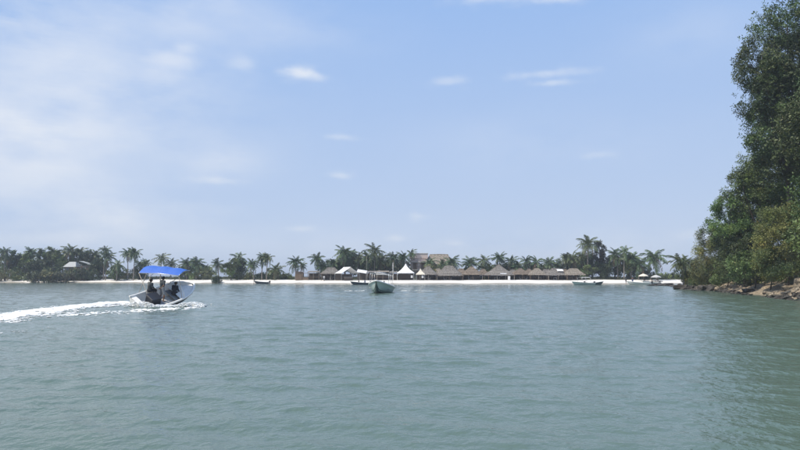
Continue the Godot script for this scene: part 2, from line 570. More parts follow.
func build_islet() -> void:
	var st := begin(true)
	var rows := []
	for i in 145:
		var d := 20.0 + i * 0.75
		var row := []
		for k in 86:
			var s := -5.0 + (k * 0.36 if k < 50 else 18.0 + (k - 50) * 1.6)
			var x := along(ISLET, d) + s
			row.append(Vector3(x, islet_h(x, d), -d))
		rows.append(row)
	sheet(st, rows)
	tag(part("hill", done(st), "earth", self), "", "", "", "structure")
	# boulders along its foot
	var r := RandomNumberGenerator.new()
	r.seed = 8
	var shapes := []
	for k in 7:
		shapes.append(blob(60 + k, 0.7, [0.62, 0.5, 0.75, 0.45, 0.6, 0.38, 0.55][k], 7, false))
	var big := [[103.0, -0.3, 1.5, "rock", "large dark boulder at the far tip of the islet"], [100.0, 0.4, 1.15, "rock", "rounded dark boulder just inside the islet's far tip"], [92.0, -0.2, 1.25, "rock", "broad black boulder in the water below the palm on the islet"],
		[86.5, 0.2, 1.0, "rock", "dark boulder below the wispy olive bush"], [82.0, -0.5, 0.75, "rock", "low dark rock in the water before the olive bush"], [76.0, 0.6, 0.95, "rock", "brown black boulder at the edge of the bare slope"],
		[71.0, -0.8, 0.6, "rock", "small dark rock standing alone in the shallows"], [66.0, 0.3, 0.55, "pale_rock", "pale tan stone on the bare earth bank"], [61.0, -0.6, 0.75, "rock", "dark wet rock in the water nearest the right edge"],
		[57.5, -0.9, 0.7, "rock", "flat dark wet slab in the water at the right edge"], [70.0, 3.2, 1.0, "pale_rock", "pale sunlit rock ledge on the bare slope"], [64.5, 3.6, 1.3, "pale_rock", "big pale sunlit rock under the lighter bush"], [60.0, 3.4, 1.0, "pale_rock", "pale tan rock at the frame's right edge above the bank"],
		[96.0, 1.6, 1.2, "pale_rock", "reddish tan rock above the dark boulders at the islet tip"], [104.5, 1.4, 1.3, "pale_rock", "tan rock under the low palm at the islet tip"]]
	for k in big.size():
		var b: Array = big[k]
		var x: float = along(ISLET, b[0]) + b[1]
		var o := part("boulder", shapes[k % 7], b[3], self)
		var s: float = b[2] * 0.72
		o.transform = Transform3D(Basis(Vector3.UP, r.randf() * TAU) * Basis.from_scale(Vector3(s * r.randf_range(0.9, 1.4), s, s)), Vector3(x, maxf(islet_h(x, b[0]), -0.15) + 0.18 * s, -b[0]))
		tag(o, b[4], "rock", "boulders along the islet's foot")
	for k in 60:
		var d := 50.0 + 56.0 * pow(r.randf(), 0.8)
		var off := r.randf_range(-1.2, 3.0)
		var x := along(ISLET, d) + off
		var o := part("stone", shapes[r.randi() % 7], "rock" if off < 0.9 or r.randf() < 0.25 else "pale_rock", self)
		var s := r.randf_range(0.16, 0.5)
		o.transform = Transform3D(Basis(Vector3.UP, r.randf() * TAU) * Basis.from_scale(Vector3(s * r.randf_range(0.9, 1.5), s * r.randf_range(0.7, 1.1), s)), Vector3(x, maxf(islet_h(x, d), -0.08) + 0.1 * s, -d))
		tag(o, "small stone scattered along the foot of the wooded islet", "stone", "stones scattered on the islet's bank")
	# the low dark shoal off the beach
	for k in 9:
		var px: Array = [[59.97, 150.0, 1.0], [60.34, 148.0, 1.4], [61.34, 147.0, 1.7], [61.65, 145.0, 1.1], [60.64, 140.0, 0.9], [56.05, 128.0, 1.0], [54.39, 122.0, 0.9], [62.29, 151.0, 1.2], [51.55, 114.0, 1.0]][k]
		var o := part("reef_rock", shapes[k % 7], "rock", self)
		o.transform = Transform3D(Basis(Vector3.UP, k * 1.3) * Basis.from_scale(Vector3(px[2] * 1.3, px[2] * 0.42, px[2])), Vector3(px[0], 0.02, -px[1]))
		tag(o, ["leftmost low dark rock awash off the beach", "second low dark rock from the left, awash off the beach", "largest low dark rock awash between beach and islet", "low dark rock right of the largest one awash", "low dark rock midway between the largest one and the islet", "low dark rock nearest but two to the islet's tip", "low dark rock last but one before the islet's tip", "low dark rock just behind the largest one awash", "low dark rock touching the islet's far tip"][k], "rock", "low rocks awash off the beach")

# ---------------------------------------------------------------- palms
var frond_meshes := []

func make_frond(rise: float, droop: float, sd: int, shabby := 0.0) -> ArrayMesh:
	var r := RandomNumberGenerator.new()
	r.seed = sd
	var st := begin()
	var n := 16
	var pts := []
	var rad := []
	for i in n + 1:
		var t := float(i) / n
		pts.append(Vector3(t * (1.0 - 0.16 * droop * t * t), rise * t - droop * pow(t, 2.3), 0.0))
		rad.append(0.012 * (1.0 - t) + 0.002)
	tube(st, pts, rad, 3, false)
	for i in range(2, n + 1):
		var t := float(i) / n
		var fwd: Vector3 = (pts[i] - pts[i - 1]).normalized()
		for s in [-1.0, 1.0]:
			if r.randf() < shabby:
				continue
			var l := (0.10 + 0.24 * sin(PI * (0.12 + 0.80 * t))) * r.randf_range(0.82, 1.12)
			var dir := (fwd * r.randf_range(0.35, 0.7) + Vector3(0, 0, s) * r.randf_range(0.55, 0.9) + Vector3.DOWN * r.randf_range(0.15, 0.75)).normalized()
			var w := fwd * 0.033
			var a: Vector3 = pts[i]
			var mid := a + dir * l * 0.55 + Vector3(0, 0.012, 0)
			var tip := a + dir * l + Vector3.DOWN * l * r.randf_range(0.05, 0.3)
			tri(st, a - w * 0.6, mid + w, mid - w)
			tri(st, a - w * 0.6, a + w * 0.6, mid + w)
			tri(st, mid - w, mid + w, tip)
	return done(st)

func palm_crown(sd: int, n: int, m: String, wind: float) -> MeshInstance3D:
	var r := RandomNumberGenerator.new()
	r.seed = sd
	var st := begin(true)
	tube(st, [Vector3(0, -0.12, 0), Vector3(0, 0.0, 0), Vector3(0, 0.1, 0), Vector3(0.01, 0.3, 0)], [0.045, 0.06, 0.04, 0.006], 6)
	for k in 4:
		var a := TAU * k / 4 + sd
		tube(st, [Vector3(cos(a) * 0.05, -0.03, sin(a) * 0.05), Vector3(cos(a) * 0.07, -0.07, sin(a) * 0.07), Vector3(cos(a) * 0.075, -0.12, sin(a) * 0.075)], [0.015, 0.035, 0.012], 5)
	var c := MeshInstance3D.new()
	c.mesh = done(st)
	c.material_override = mats["frond_olive"]
	c.name = "crown"
	for k in n:
		var age := float(k) / (n - 1)
		var yaw := k * 2.39996 + r.randf_range(-0.25, 0.25)
		var up: float = lerpf(1.2, -0.75, pow(age, 0.8)) + r.randf_range(-0.14, 0.14)
		var f := MeshInstance3D.new()
		f.name = "frond"
		f.mesh = frond_meshes[(0 if age < 0.35 else 2 if age < 0.75 else 4) + r.randi() % 2]
		f.material_override = mats["frond_dry" if age > 0.86 and r.randf() < 0.6 else m]
		var s := r.randf_range(0.88, 1.1) * (0.8 if age < 0.12 else 1.0)
		var out := Vector3(cos(yaw), 0, sin(yaw))
		# the breeze bends every frond a little to one side
		out = (out + Vector3(wind, 0, 0.1 * wind)).normalized()
		f.transform = Transform3D(Basis(Vector3.UP, atan2(-out.z, out.x)) * Basis(Vector3.BACK, up) * Basis(Vector3.RIGHT, r.randf_range(-0.3, 0.3)) * Basis.from_scale(Vector3.ONE * s), Vector3(0, 0.02, 0))
		c.add_child(f, true)
	return c

# [x, distance, height of the crown's top, frond length, lean, label]
const PALMS := [
	[-146.12, 232.0, 13.05, 3.4, -0.5, "palm at the frame's left edge above the grove"],
	[-146.40, 236.0, 10.61, 3.2, 0.4, "short palm second from the left edge, above the grove"],
	[-145.45, 240.0, 11.14, 3.2, 0.3, "slim palm third from the left edge in the grove"],
	[-138.53, 236.0, 13.24, 3.5, 0.4, "bushy palm on the skyline left of the dark round trees"],
	[-138.41, 241.0, 11.56, 3.0, -0.3, "small palm head behind the dark round trees"],
	[-132.51, 240.0, 13.05, 3.0, 0.2, "palm head poking out behind the green dome tree"],
	[-124.98, 238.0, 14.10, 3.9, 0.3, "tall palm on the skyline directly above the pale roofed house"],
	[-122.22, 240.0, 13.43, 3.5, -0.4, "palm just right of the tall one above the pale roofed house"],
	[-116.51, 240.0, 12.28, 3.1, 0.5, "palm behind the slanting roof of the house"],
	[-108.95, 232.0, 13.42, 3.0, 0.2, "upright palm at the right end of the left grove"],
	[-106.55, 230.0, 11.49, 3.6, 1.0, "palm leaning right at the end of the left grove"],
	[-101.47, 226.0, 8.09, 3.3, 0.2, "low palm above the small hedge beside the pair of tall palms"],
	[-98.75, 228.0, 12.50, 3.5, -0.3, "left palm of the tall pair behind the wake"],
	[-95.37, 226.0, 12.40, 3.4, 0.3, "right palm of the tall pair behind the wake"],
	[-95.70, 232.0, 8.25, 3.2, -0.3, "low palm just left of the blue canopy"],
	[-94.67, 234.0, 8.68, 3.0, 0.3, "low palm touching the left tip of the blue canopy"],
	[-85.69, 226.0, 10.61, 3.9, 0.3, "palm rising directly above the blue canopy"],
	[-83.20, 229.0, 8.53, 2.8, 0.2, "thin palm above the right half of the blue canopy"],
	[-75.37, 222.0, 8.69, 3.7, -0.3, "palm left of a like one beyond the skiff's bow"],
	[-70.85, 220.0, 8.98, 3.7, 0.3, "palm right of a like one beyond the skiff's bow"],
	[-68.33, 222.0, 6.57, 3.0, 0.2, "dim low palm between the skiff's bow and the bushy tree"],
	[-62.71, 216.0, 8.16, 3.6, -0.5, "spreading palm above the small bush standing on the sand"],
	[-55.00, 214.0, 10.49, 4.1, 0.2, "palm standing over the wide round bushy tree"],
	[-48.84, 208.0, 7.94, 3.1, -0.6, "left and lowest palm of the trio on bare trunks"],
	[-45.16, 207.0, 9.88, 3.3, 0.2, "middle palm of the trio on bare trunks"],
	[-43.30, 206.0, 9.84, 3.0, 0.3, "right palm of the trio, fronds hanging close to its trunk"],
	[-40.13, 204.0, 6.20, 3.4, 0.1, "short bushy palm close to the sand beside the trio"],
	[-33.33, 202.0, 8.73, 3.6, 0.2, "lone palm with a domed crown above the wooden block"],
	[-31.87, 205.0, 6.87, 2.0, 0.6, "small palm head right beside the lone domed palm"],
	[-26.60, 202.0, 9.69, 3.9, -0.4, "palm with a thick crown left of the first thatched hut"],
	[-24.55, 201.0, 7.10, 3.5, 0.4, "lower palm at the corner of the first thatched hut"],
	[-21.79, 205.0, 7.85, 3.2, -0.3, "low palm above the first thatched hut"],
	[-18.21, 205.0, 12.09, 4.1, -0.2, "tall palm over the white gabled tent, left of the mast"],
	[-16.17, 208.0, 10.91, 3.6, 0.3, "palm over the peak of the white gabled tent"],
	[-13.79, 207.0, 10.21, 3.6, 0.2, "palm over the right slope of the white gabled tent"],
	[-10.46, 206.0, 10.17, 3.5, -0.4, "palm left of the tallest one behind the green boat"],
	[-8.13, 205.0, 12.75, 4.2, 0.2, "tallest palm behind the green boat"],
	[-5.91, 207.0, 9.88, 3.6, 0.4, "palm right of the tallest one behind the green boat"],
	[-2.29, 206.0, 10.17, 3.1, 0.1, "palm with a small head above the white pole"],
	[1.32, 208.0, 10.25, 3.6, -0.3, "palm behind the peak of the white marquee"],
	[3.68, 211.0, 11.38, 3.0, 0.2, "palm head at the left corner of the big pink building"],
	[9.66, 203.0, 8.12, 2.8, 0.2, "small palm in front of the big pink building"],
	[13.92, 204.0, 7.82, 3.1, -0.3, "palm before the thatched end of the big building"],
	[16.99, 206.0, 8.86, 3.6, 0.3, "palm at the right end of the big building"],
	[22.77, 205.0, 8.50, 3.9, 0.1, "lone palm over the hut between two gaps of sky"],
	[27.64, 205.0, 9.15, 3.4, -0.3, "palm left of the steep pyramid roof"],
	[28.99, 203.0, 6.18, 3.0, 0.3, "low palm touching the left slope of the pyramid roof"],
	[32.68, 206.0, 10.17, 3.6, 0.2, "tall palm behind the steep pyramid roof"],
	[36.28, 206.0, 8.86, 3.5, 0.3, "palm at the right slope of the pyramid roof"],
	[38.38, 205.0, 7.52, 3.3, -0.2, "low palm between the pyramid roof and the next hut"],
	[41.38, 207.0, 8.89, 3.5, 0.2, "palm behind the second hut right of the pyramid roof"],
	[44.77, 206.0, 8.86, 3.5, -0.2, "palm behind the tan thatched hut"],
	[48.70, 206.0, 8.53, 3.4, 0.3, "palm behind the hut with the white roof patch"],
	[51.06, 205.0, 6.87, 3.0, -0.3, "low palm over the white roof patch"],
	[53.73, 204.0, 9.77, 3.6, -0.2, "left palm over the last thatched hut"],
	[55.72, 203.0, 10.05, 3.7, 0.3, "right palm over the last thatched hut"],
	[58.62, 203.0, 10.38, 3.9, -0.3, "palm with a pale bare trunk left of the tallest palm"],
	[60.13, 200.0, 15.04, 4.6, 0.5, "tallest palm of the whole beach with a pale bare trunk"],
	[67.32, 204.0, 6.85, 3.4, 0.4, "low shaggy palm right of the dark columnar tree"],
	[69.20, 201.0, 11.25, 3.8, -0.3, "left palm of the big cluster right of the columnar tree"],
	[71.04, 199.0, 11.80, 3.9, 0.3, "tallest palm of the cluster right of the columnar tree"],
	[73.93, 200.0, 9.93, 3.9, 0.4, "right palm of the big cluster, fronds sweeping right"],
	[75.39, 198.0, 7.96, 3.8, 0.5, "low wide palm above the cream umbrella"],
	[79.29, 196.0, 10.71, 4.6, -0.5, "lone broad palm over the two beach umbrellas"],
]

func build_palms() -> void:
	for k in 6:
		frond_meshes.append(make_frond([0.16, 0.22, 0.12, 0.05, 0.0, -0.05][k], [0.35, 0.45, 0.45, 0.55, 0.6, 0.7][k], 300 + k, 0.03 * k))
	var crowns := []
	for k in 7:
		crowns.append(palm_crown(40 + k, [23, 18, 25, 20, 22, 26, 17][k], ["frond", "frond_olive", "frond_light", "frond", "frond_olive", "frond", "frond_light"][k], [0.25, 0.35, 0.1, 0.4, 0.2, 0.3, 0.45][k]))
	var r := RandomNumberGenerator.new()
	r.seed = 91
	for k in PALMS.size():
		var p: Array = PALMS[k]
		plant_palm(p[0], -p[1], p[2], p[3], p[4], p[5], crowns[(k * 3 + k / 7) % 7], r, ground_at(p[0], -p[1]))
	# the small palm on the islet's far tip and its neighbour
	plant_palm(46.36, -104.0, 5.79, 2.5, -0.5, "small palm with ragged fronds at the islet's far tip", crowns[1], r, 0.5)
	plant_palm(48.26, -106.0, 5.53, 2.0, 0.2, "little palm half hidden by the olive bush on the islet", crowns[4], r, 0.7)
	for c in crowns:
		c.free()

func plant_palm(x: float, z: float, top: float, frond: float, lean: float, label: String, crown: MeshInstance3D, r: RandomNumberGenerator, gy: float) -> void:
	frond *= r.randf_range(0.78, 0.96)
	var h := maxf(top - gy - frond * 0.62, 0.6)
	var o := thing("coconut_palm", label, "palm tree", Vector3(x - lean, gy, z), "coconut palms along the shore")
	var pts := []
	var rad := []
	var bend := r.randf_range(-0.5, 0.5)
	for i in 9:
		var t := i / 8.0
		pts.append(Vector3(lean * t * t + bend * sin(PI * t) * 0.35, h * t - 0.3 * (1.0 - t), bend * t * 0.5))
		rad.append(0.13 + 0.11 * pow(1.0 - t, 3.0))
	part("trunk", tube_mesh(pts, rad, 7), "palm_bark", o)
	var c := crown.duplicate()
	c.name = "crown"
	o.add_child(c, true)
	c.transform = Transform3D(Basis(Vector3.UP, r.randf() * TAU) * Basis(Vector3.BACK, r.randf_range(-0.16, 0.16)) * Basis.from_scale(Vector3.ONE * frond), pts[8])

# ---------------------------------------------------------------- leafy trees
var sprigs := {}

func make_sprig(sd: int, leaves: int, length: float, width: float, spread: float, droop := 0.0) -> PackedVector3Array:
	var r := RandomNumberGenerator.new()
	r.seed = sd
	var out := PackedVector3Array([Vector3(-0.012, 0, 0), Vector3(0.03, 0.95, 0.01), Vector3(0.012, 0, 0.008)])
	for k in leaves:
		var t := pow(r.randf(), 0.7)
		var a := Vector3(r.randfn(0, 0.02), t * 0.95, r.randfn(0, 0.02))
		var yaw := r.randf() * TAU
		var dir := (Vector3(cos(yaw), r.randf_range(-0.2, 1.1) - droop, sin(yaw))).normalized()
		a += dir * r.randf_range(0.0, spread) * (1.0 - 0.5 * t)
		var side := dir.cross(Vector3(r.randfn(), r.randfn(), r.randfn())).normalized()
		var l := length * r.randf_range(0.7, 1.25)
		var w := side * width * 0.5 * r.randf_range(0.8, 1.2)
		var mid := a + dir * l * 0.45
		# two halves folded a little along the midrib
		var fold := dir.cross(side) * width * 0.12
		out.append_array(PackedVector3Array([a, a + dir * l, mid + w + fold, a, mid - w + fold, a + dir * l]))
	return out

# lumps: [centre, radii]; the crown as sprigs of leaves spread through them, joined into one mesh
func crown_of(lumps: Array, n: int, sprig: String, smin: float, smax: float, col: Color, sd: int, vary := 0.3, stray := 0.06) -> MeshInstance3D:
	var r := RandomNumberGenerator.new()
	r.seed = sd
	var total := 0.0
	for l in lumps:
		total += pow(l[1].x * l[1].y * l[1].z, 2.0 / 3.0)
	var kinds: Array = sprigs[sprig]
	var P := PackedVector3Array()
	var C := PackedColorArray()
	for li in lumps.size():
		var l: Array = lumps[li]
		var share: int = int(n * pow(l[1].x * l[1].y * l[1].z, 2.0 / 3.0) / total)
		var tone := r.randf_range(1.0 - vary, 1.0 + vary)
		var hue := r.randf_range(0.88, 1.18)
		# boughs that stand out, with gaps between
		var boughs := []
		for b in maxi(5, share / 34):
			var d := Vector3(r.randfn(), r.randfn() * 0.9 + 0.15, r.randfn()).normalized()
			boughs.append([d, r.randf_range(0.72, 1.16), r.randf_range(0.8, 1.2)])
		for k in share:
			var b: Array = boughs[r.randi() % boughs.size()]
			var d: Vector3 = (b[0] + Vector3(r.randfn(), r.randfn(), r.randfn()) * 0.21).normalized()
			var f: float = b[1] * (1.0 - 0.34 * pow(r.randf(), 1.5))
			if r.randf() < stray:
				f *= r.randf_range(1.05, 1.3)
			var p: Vector3 = l[0] + d * l[1] * f
			var up := (d * 0.9 + Vector3(r.randfn() * 0.4, 0.35 + r.randfn() * 0.35, r.randfn() * 0.4)).normalized()
			var s := r.randf_range(smin, smax)
			var q := Quaternion(Vector3.UP, up) if up.y > -0.99 else Quaternion(Vector3.RIGHT, PI)
			var kind: PackedVector3Array = kinds[r.randi() % kinds.size()]
			P.append_array(Transform3D(Basis(q) * Basis(Vector3.UP, r.randf() * TAU) * Basis.from_scale(Vector3.ONE * s), p) * kind)
			var v: float = tone * b[2] * r.randf_range(0.65, 1.35)
			var c := PackedColorArray()
			c.resize(kind.size())
			var dry := r.randf_range(1.25, 1.9) if r.randf() < 0.04 else r.randf_range(0.9, 1.14)
			c.fill(Color(col.r * v * hue * dry, col.g * v * (0.5 + 0.5 * minf(dry, 1.4)), col.b * v))
			C.append_array(c)
	var arr := []
	arr.resize(Mesh.ARRAY_MAX)
	arr[Mesh.ARRAY_VERTEX] = P
	arr[Mesh.ARRAY_COLOR] = C
	var m := ArrayMesh.new()
	m.add_surface_from_arrays(Mesh.PRIMITIVE_TRIANGLES, arr)
	var o := MeshInstance3D.new()
	o.name = "crown"
	o.mesh = m
	o.material_override = mats["leaf"]
	return o

func limbs(lumps: Array, base: Vector3, fork: Vector3, rad: float) -> ArrayMesh:
	var st := begin(true)
	tube(st, [base - Vector3(0, 0.4, 0), base.lerp(fork, 0.5) + Vector3(0.1, 0, 0), fork], [rad * 1.25, rad, rad * 0.8], 8)
	for l in lumps:
		var e: Vector3 = l[0]
		var m := fork.lerp(e, 0.5) + Vector3(0, -0.06 * fork.distance_to(e), 0)
		tube(st, [fork.lerp(base, 0.12), m, e, e + Vector3(0, l[1].y * 0.5, 0)], [rad * 0.6, rad * 0.42, rad * 0.22, rad * 0.05], 6)
	return done(st)

func random_lumps(r: RandomNumberGenerator, w: float, h: float, depth: float, y0: float, n: int) -> Array:
	var out := []
	for k in n:
		var t := (k + 0.5) / n
		var ang := k * 2.4 + r.randf_range(-0.4, 0.4)
		var rr := 0.62 * sqrt(r.randf_range(0.1, 1.0)) * sin(PI * clampf(0.22 + t * 0.68, 0.0, 1.0))
		out.append([Vector3(cos(ang) * rr * w, y0 + h * (0.2 + 0.62 * t), sin(ang) * rr * depth), Vector3(w * r.randf_range(0.34, 0.5), h * r.randf_range(0.2, 0.3), depth * r.randf_range(0.34, 0.5))])
	return out

func build_far_trees() -> void:
	sprigs["far"] = [make_sprig(1, 13, 0.46, 0.26, 0.4), make_sprig(11, 11, 0.5, 0.24, 0.4)]
	sprigs["near"] = [make_sprig(2, 20, 0.26, 0.125, 0.32), make_sprig(12, 22, 0.24, 0.12, 0.30), make_sprig(22, 16, 0.28, 0.13, 0.36)]
	sprigs["wispy"] = [make_sprig(3, 20, 0.23, 0.08, 0.2, 0.2), make_sprig(13, 16, 0.25, 0.085, 0.24, 0.1)]
	var r := RandomNumberGenerator.new()
	r.seed = 17
	# x, distance, half width, top height, crown's base, colour, label
	var dark := Color(0.050, 0.080, 0.034)
	var green := Color(0.105, 0.155, 0.052)
	var pale := Color(0.165, 0.185, 0.085)
	var T := [
		["broadleaf_tree", -150.40, 240.0, 4.5, 9.99, 1.5, green, "leafy tree at the frame's far left edge"],
		["broadleaf_tree", -144.62, 238.0, 4.5, 11.44, 2.5, dark, "rounded dark tree in the left grove beside the edge palms"],
		["broadleaf_tree", -138.53, 236.0, 4.8, 10.23, 2.0, green, "mid green tree under the bushy skyline palm"],
		["broadleaf_tree", -133.77, 231.0, 4.0, 7.86, 1.0, dark, "very dark round tree, left of a dark pair above the shore scrub"],
		["broadleaf_tree", -127.90, 231.0, 3.8, 7.49, 0.8, dark, "very dark round tree, right of a dark pair above the shore scrub"],
		["broadleaf_tree", -134.41, 240.0, 5.2, 12.48, 3.0, green, "broad green dome tree on the left grove's skyline"],
		["broadleaf_tree", -128.16, 239.0, 4.2, 11.48, 3.0, green, "green tree between the dome tree and the pale roofed house"],
		["broadleaf_tree", -123.88, 241.0, 4.8, 11.94, 3.0, green, "green tree directly behind the pale roofed house"],
		["broadleaf_tree", -118.42, 240.0, 4.6, 11.33, 2.0, dark, "dark tree behind the slanting roof"],
		["broadleaf_tree", -112.12, 234.0, 3.6, 9.05, 0.5, dark, "dark tree right of the house at the end of the grove"],
		["shore_scrub", -129.71, 224.0, 4.4, 2.89, 0.0, pale, "left end of the low scrub mound at the water's edge"],
		["shore_scrub", -124.53, 223.0, 5.0, 3.84, 0.0, Color(0.13, 0.15, 0.066), "middle of the low scrub mound at the water's edge"],
		["shore_scrub", -119.94, 223.0, 4.2, 2.99, 0.0, Color(0.075, 0.082, 0.045), "right end of the low scrub mound at the water's edge"],
		["bush", -144.76, 231.0, 3.5, 3.83, 0.0, pale, "grey green bush at the frame's left edge behind the sand"],
		["bush", -140.97, 232.0, 3.6, 4.57, 0.0, green, "bush behind the bright patch of sand on the far left"],
		["bush", -119.53, 229.0, 3.0, 4.74, 0.0, pale, "bush under the pale roofed house"],
		["bush", -115.90, 229.0, 3.4, 4.54, 0.0, dark, "dark bush under the slanting roof"],
		["bush", -112.88, 231.0, 3.4, 4.56, 0.0, dark, "dark bush left of the bare palm trunks"],
		["bush", -102.82, 229.0, 3.6, 5.63, 0.0, green, "green domed bush between the grove and the tall palm pair"],
		["bush", -99.68, 231.0, 3.0, 3.10, 0.0, pale, "low bush under the tall palm pair"],
		["bush", -94.87, 230.0, 3.6, 4.91, 0.0, dark, "dark bush left of the blue canopy"],
		["bush", -76.41, 224.0, 3.6, 5.19, 0.0, dark, "dark bush behind the skiff's white bow"],
		["bush", -71.15, 222.0, 3.8, 5.87, 0.0, green, "bush just right of the skiff's white bow"],
		["bush", -67.01, 220.0, 3.6, 5.14, 0.0, pale, "thin bush between the skiff and the round bushy tree"],
		["broadleaf_tree", -56.84, 212.0, 4.6, 7.88, 0.6, green, "wide round bushy tree under the palm, right of the skiff"],
		["broadleaf_tree", -54.32, 214.0, 3.2, 7.09, 0.6, dark, "dark tree against the right side of the round bushy one"],
		["bush", -58.94, 203.0, 1.1, 1.29, 0.0, dark, "small dark bush alone on the sand near the water"],
		["bush", -50.79, 212.0, 2.2, 3.01, 0.0, pale, "low pale bush left of the palm trio"],
		["bush", -45.98, 210.0, 2.2, 2.66, 0.0, dark, "low bush at the foot of the palm trio"],
		["bush", -41.38, 207.0, 2.8, 3.97, 0.0, dark, "dark bush round the short palm beside the trio"],
		["bush", -37.95, 208.0, 2.6, 2.49, 0.0, green, "low green bush left of the wooden block"],
		["bush", -22.55, 206.0, 3.6, 6.90, 1.0, dark, "dark bush behind the first thatched hut"],
		["broadleaf_tree", -18.32, 210.0, 4.6, 8.16, 1.5, green, "dense tree behind the white gabled tent"],
		["broadleaf_tree", -14.06, 211.0, 4.4, 7.85, 1.5, dark, "dense tree right of the gabled tent, by the mast"],
		["broadleaf_tree", -9.00, 210.0, 4.6, 8.49, 1.5, green, "dense tree behind the green boat"],
		["broadleaf_tree", -5.36, 211.0, 4.0, 7.52, 1.5, pale, "dense tree left of the white pole"],
		["broadleaf_tree", 0.34, 212.0, 4.0, 7.88, 1.5, dark, "dense tree behind the white marquee"],
		["bush", 10.52, 201.0, 2.6, 5.50, 1.0, pale, "bush in front of the big pink building"],
		["bush", 15.14, 203.0, 3.2, 6.18, 1.0, dark, "bush behind the widest hut"],
		["bush", 23.10, 208.0, 3.2, 4.47, 0.5, green, "bush under the lone palm above the hut"],
		["broadleaf_tree", 28.85, 209.0, 3.6, 5.81, 1.0, green, "small tree left of the pyramid roof"],
		["broadleaf_tree", 34.32, 210.0, 3.8, 6.49, 1.0, dark, "small dark tree behind the pyramid roof"],
		["broadleaf_tree", 38.98, 210.0, 3.8, 5.49, 1.0, green, "small tree right of the pyramid roof"],
		["broadleaf_tree", 43.64, 210.0, 3.8, 5.83, 1.0, dark, "small dark tree behind the tan hut"],
		["broadleaf_tree", 47.98, 210.0, 3.6, 5.16, 1.0, pale, "olive tree between the tan hut and the patched one"],
		["broadleaf_tree", 55.71, 209.0, 4.0, 8.63, 1.0, dark, "dark tree behind the last thatched hut"],
		["broadleaf_tree", 60.06, 208.0, 3.6, 8.93, 1.0, green, "green tree left of the tallest palm's trunk"],
		["broadleaf_tree", 62.75, 206.0, 3.8, 9.52, 1.0, dark, "dark tree filling in under the tallest palm"],
		["broadleaf_tree", 58.72, 199.0, 3.0, 4.84, 0.4, green, "low leafy tree at the foot of the tallest palm"],
		["columnar_tree", 64.57, 203.0, 1.15, 12.96, 1.5, Color(0.03, 0.036, 0.026), "narrow dark columnar tree beside the tallest palm"],
		["broadleaf_tree", 64.42, 201.0, 3.4, 6.14, 0.8, dark, "low dark tree at the foot of the columnar tree"],
		["broadleaf_tree", 69.93, 205.0, 3.6, 8.18, 2.0, dark, "dark tree inside the left of the palm cluster"],
		["broadleaf_tree", 73.39, 202.0, 4.6, 9.05, 0.8, green, "big bushy tree inside the palm cluster, right of the columnar tree"],
		["bush", 77.49, 201.0, 2.8, 4.86, 0.0, dark, "dark bush behind the cream umbrella"],
		["hedge", 83.01, 206.0, 2.4, 2.16, 0.0, dark, "low hedge behind the grey umbrella"],
		["hedge", 86.37, 207.0, 2.6, 2.23, 0.0, green, "low hedge right of the grey umbrella"],
		["hedge", 89.76, 208.0, 2.8, 2.16, 0.0, dark, "low hedge next to the islet's tip"],
	]
	for k in T.size():
		var t: Array = T[k]
		var gy := ground_at(t[1], -t[2])
		var h: float = t[4] - gy
		var o := thing(t[0], t[7], {"broadleaf_tree": "tree", "columnar_tree": "tree", "shore_scrub": "shrub", "bush": "bush", "hedge": "hedge"}[t[0]], Vector3(t[1], gy, -t[2]), "green growth behind the beach")
		var lumps: Array
		if t[0] == "columnar_tree":
			lumps = []
			for i in 7:
				lumps.append([Vector3(r.randfn(0, 0.12), 2.0 + (h - 2.6) * i / 6.0, r.randfn(0, 0.12)), Vector3(1.25, 1.5, 1.25) * (1.0 - 0.07 * i)])
		else:
			lumps = random_lumps(r, t[3], h - t[5], t[3] * 0.8, t[5], 6 if t[3] < 3.0 else 8)
		var n: int = int(clampf(t[3] * (h - t[5]) * 16.0, 90.0, 620.0))
		if t[0] == "columnar_tree":
			n = 520
		part("trunk", limbs(lumps, Vector3.ZERO, Vector3(0, maxf(t[5], 0.3) + (h - t[5]) * 0.25, 0), 0.06 + 0.018 * h), "bark", o)
		o.add_child(crown_of(lumps, n, "far", 0.7, 1.25, t[6], 500 + k, 0.45))

	# grass and creepers that nobody could count, behind the sand
	var mm := MultiMesh.new()
	mm.transform_format = MultiMesh.TRANSFORM_3D
	mm.use_colors = true
	var weed := begin()
	for v in sprigs["far"][0]:
		weed.set_color(Color.WHITE)
		weed.add_vertex(v)
	mm.mesh = done(weed)
	mm.instance_count = 5200
	for k in 5200:
		var x := r.randf_range(-180.0, 105.0)
		var d := along(SHORE, x) + r.randf_range(17.0, 44.0)
		var s := r.randf_range(0.35, 0.9)
		mm.set_instance_transform(k, Transform3D(Basis(Vector3.UP, r.randf() * TAU) * Basis(Vector3.RIGHT, r.randf_range(-0.7, 0.7)) * Basis.from_scale(Vector3(s * 1.5, s, s * 1.5)), Vector3(x, land_h(x, d) - 0.05, -d)))
		var v := r.randf_range(0.6, 1.3)
		mm.set_instance_color(k, Color(0.07, 0.085, 0.035) * v)
	var o := MultiMeshInstance3D.new()
	o.name = "ground_cover"
	o.multimesh = mm
	o.material_override = mats["leaf"]
	add_child(o)
	tag(o, "low weeds and grass growing behind the sand", "grass", "", "stuff")

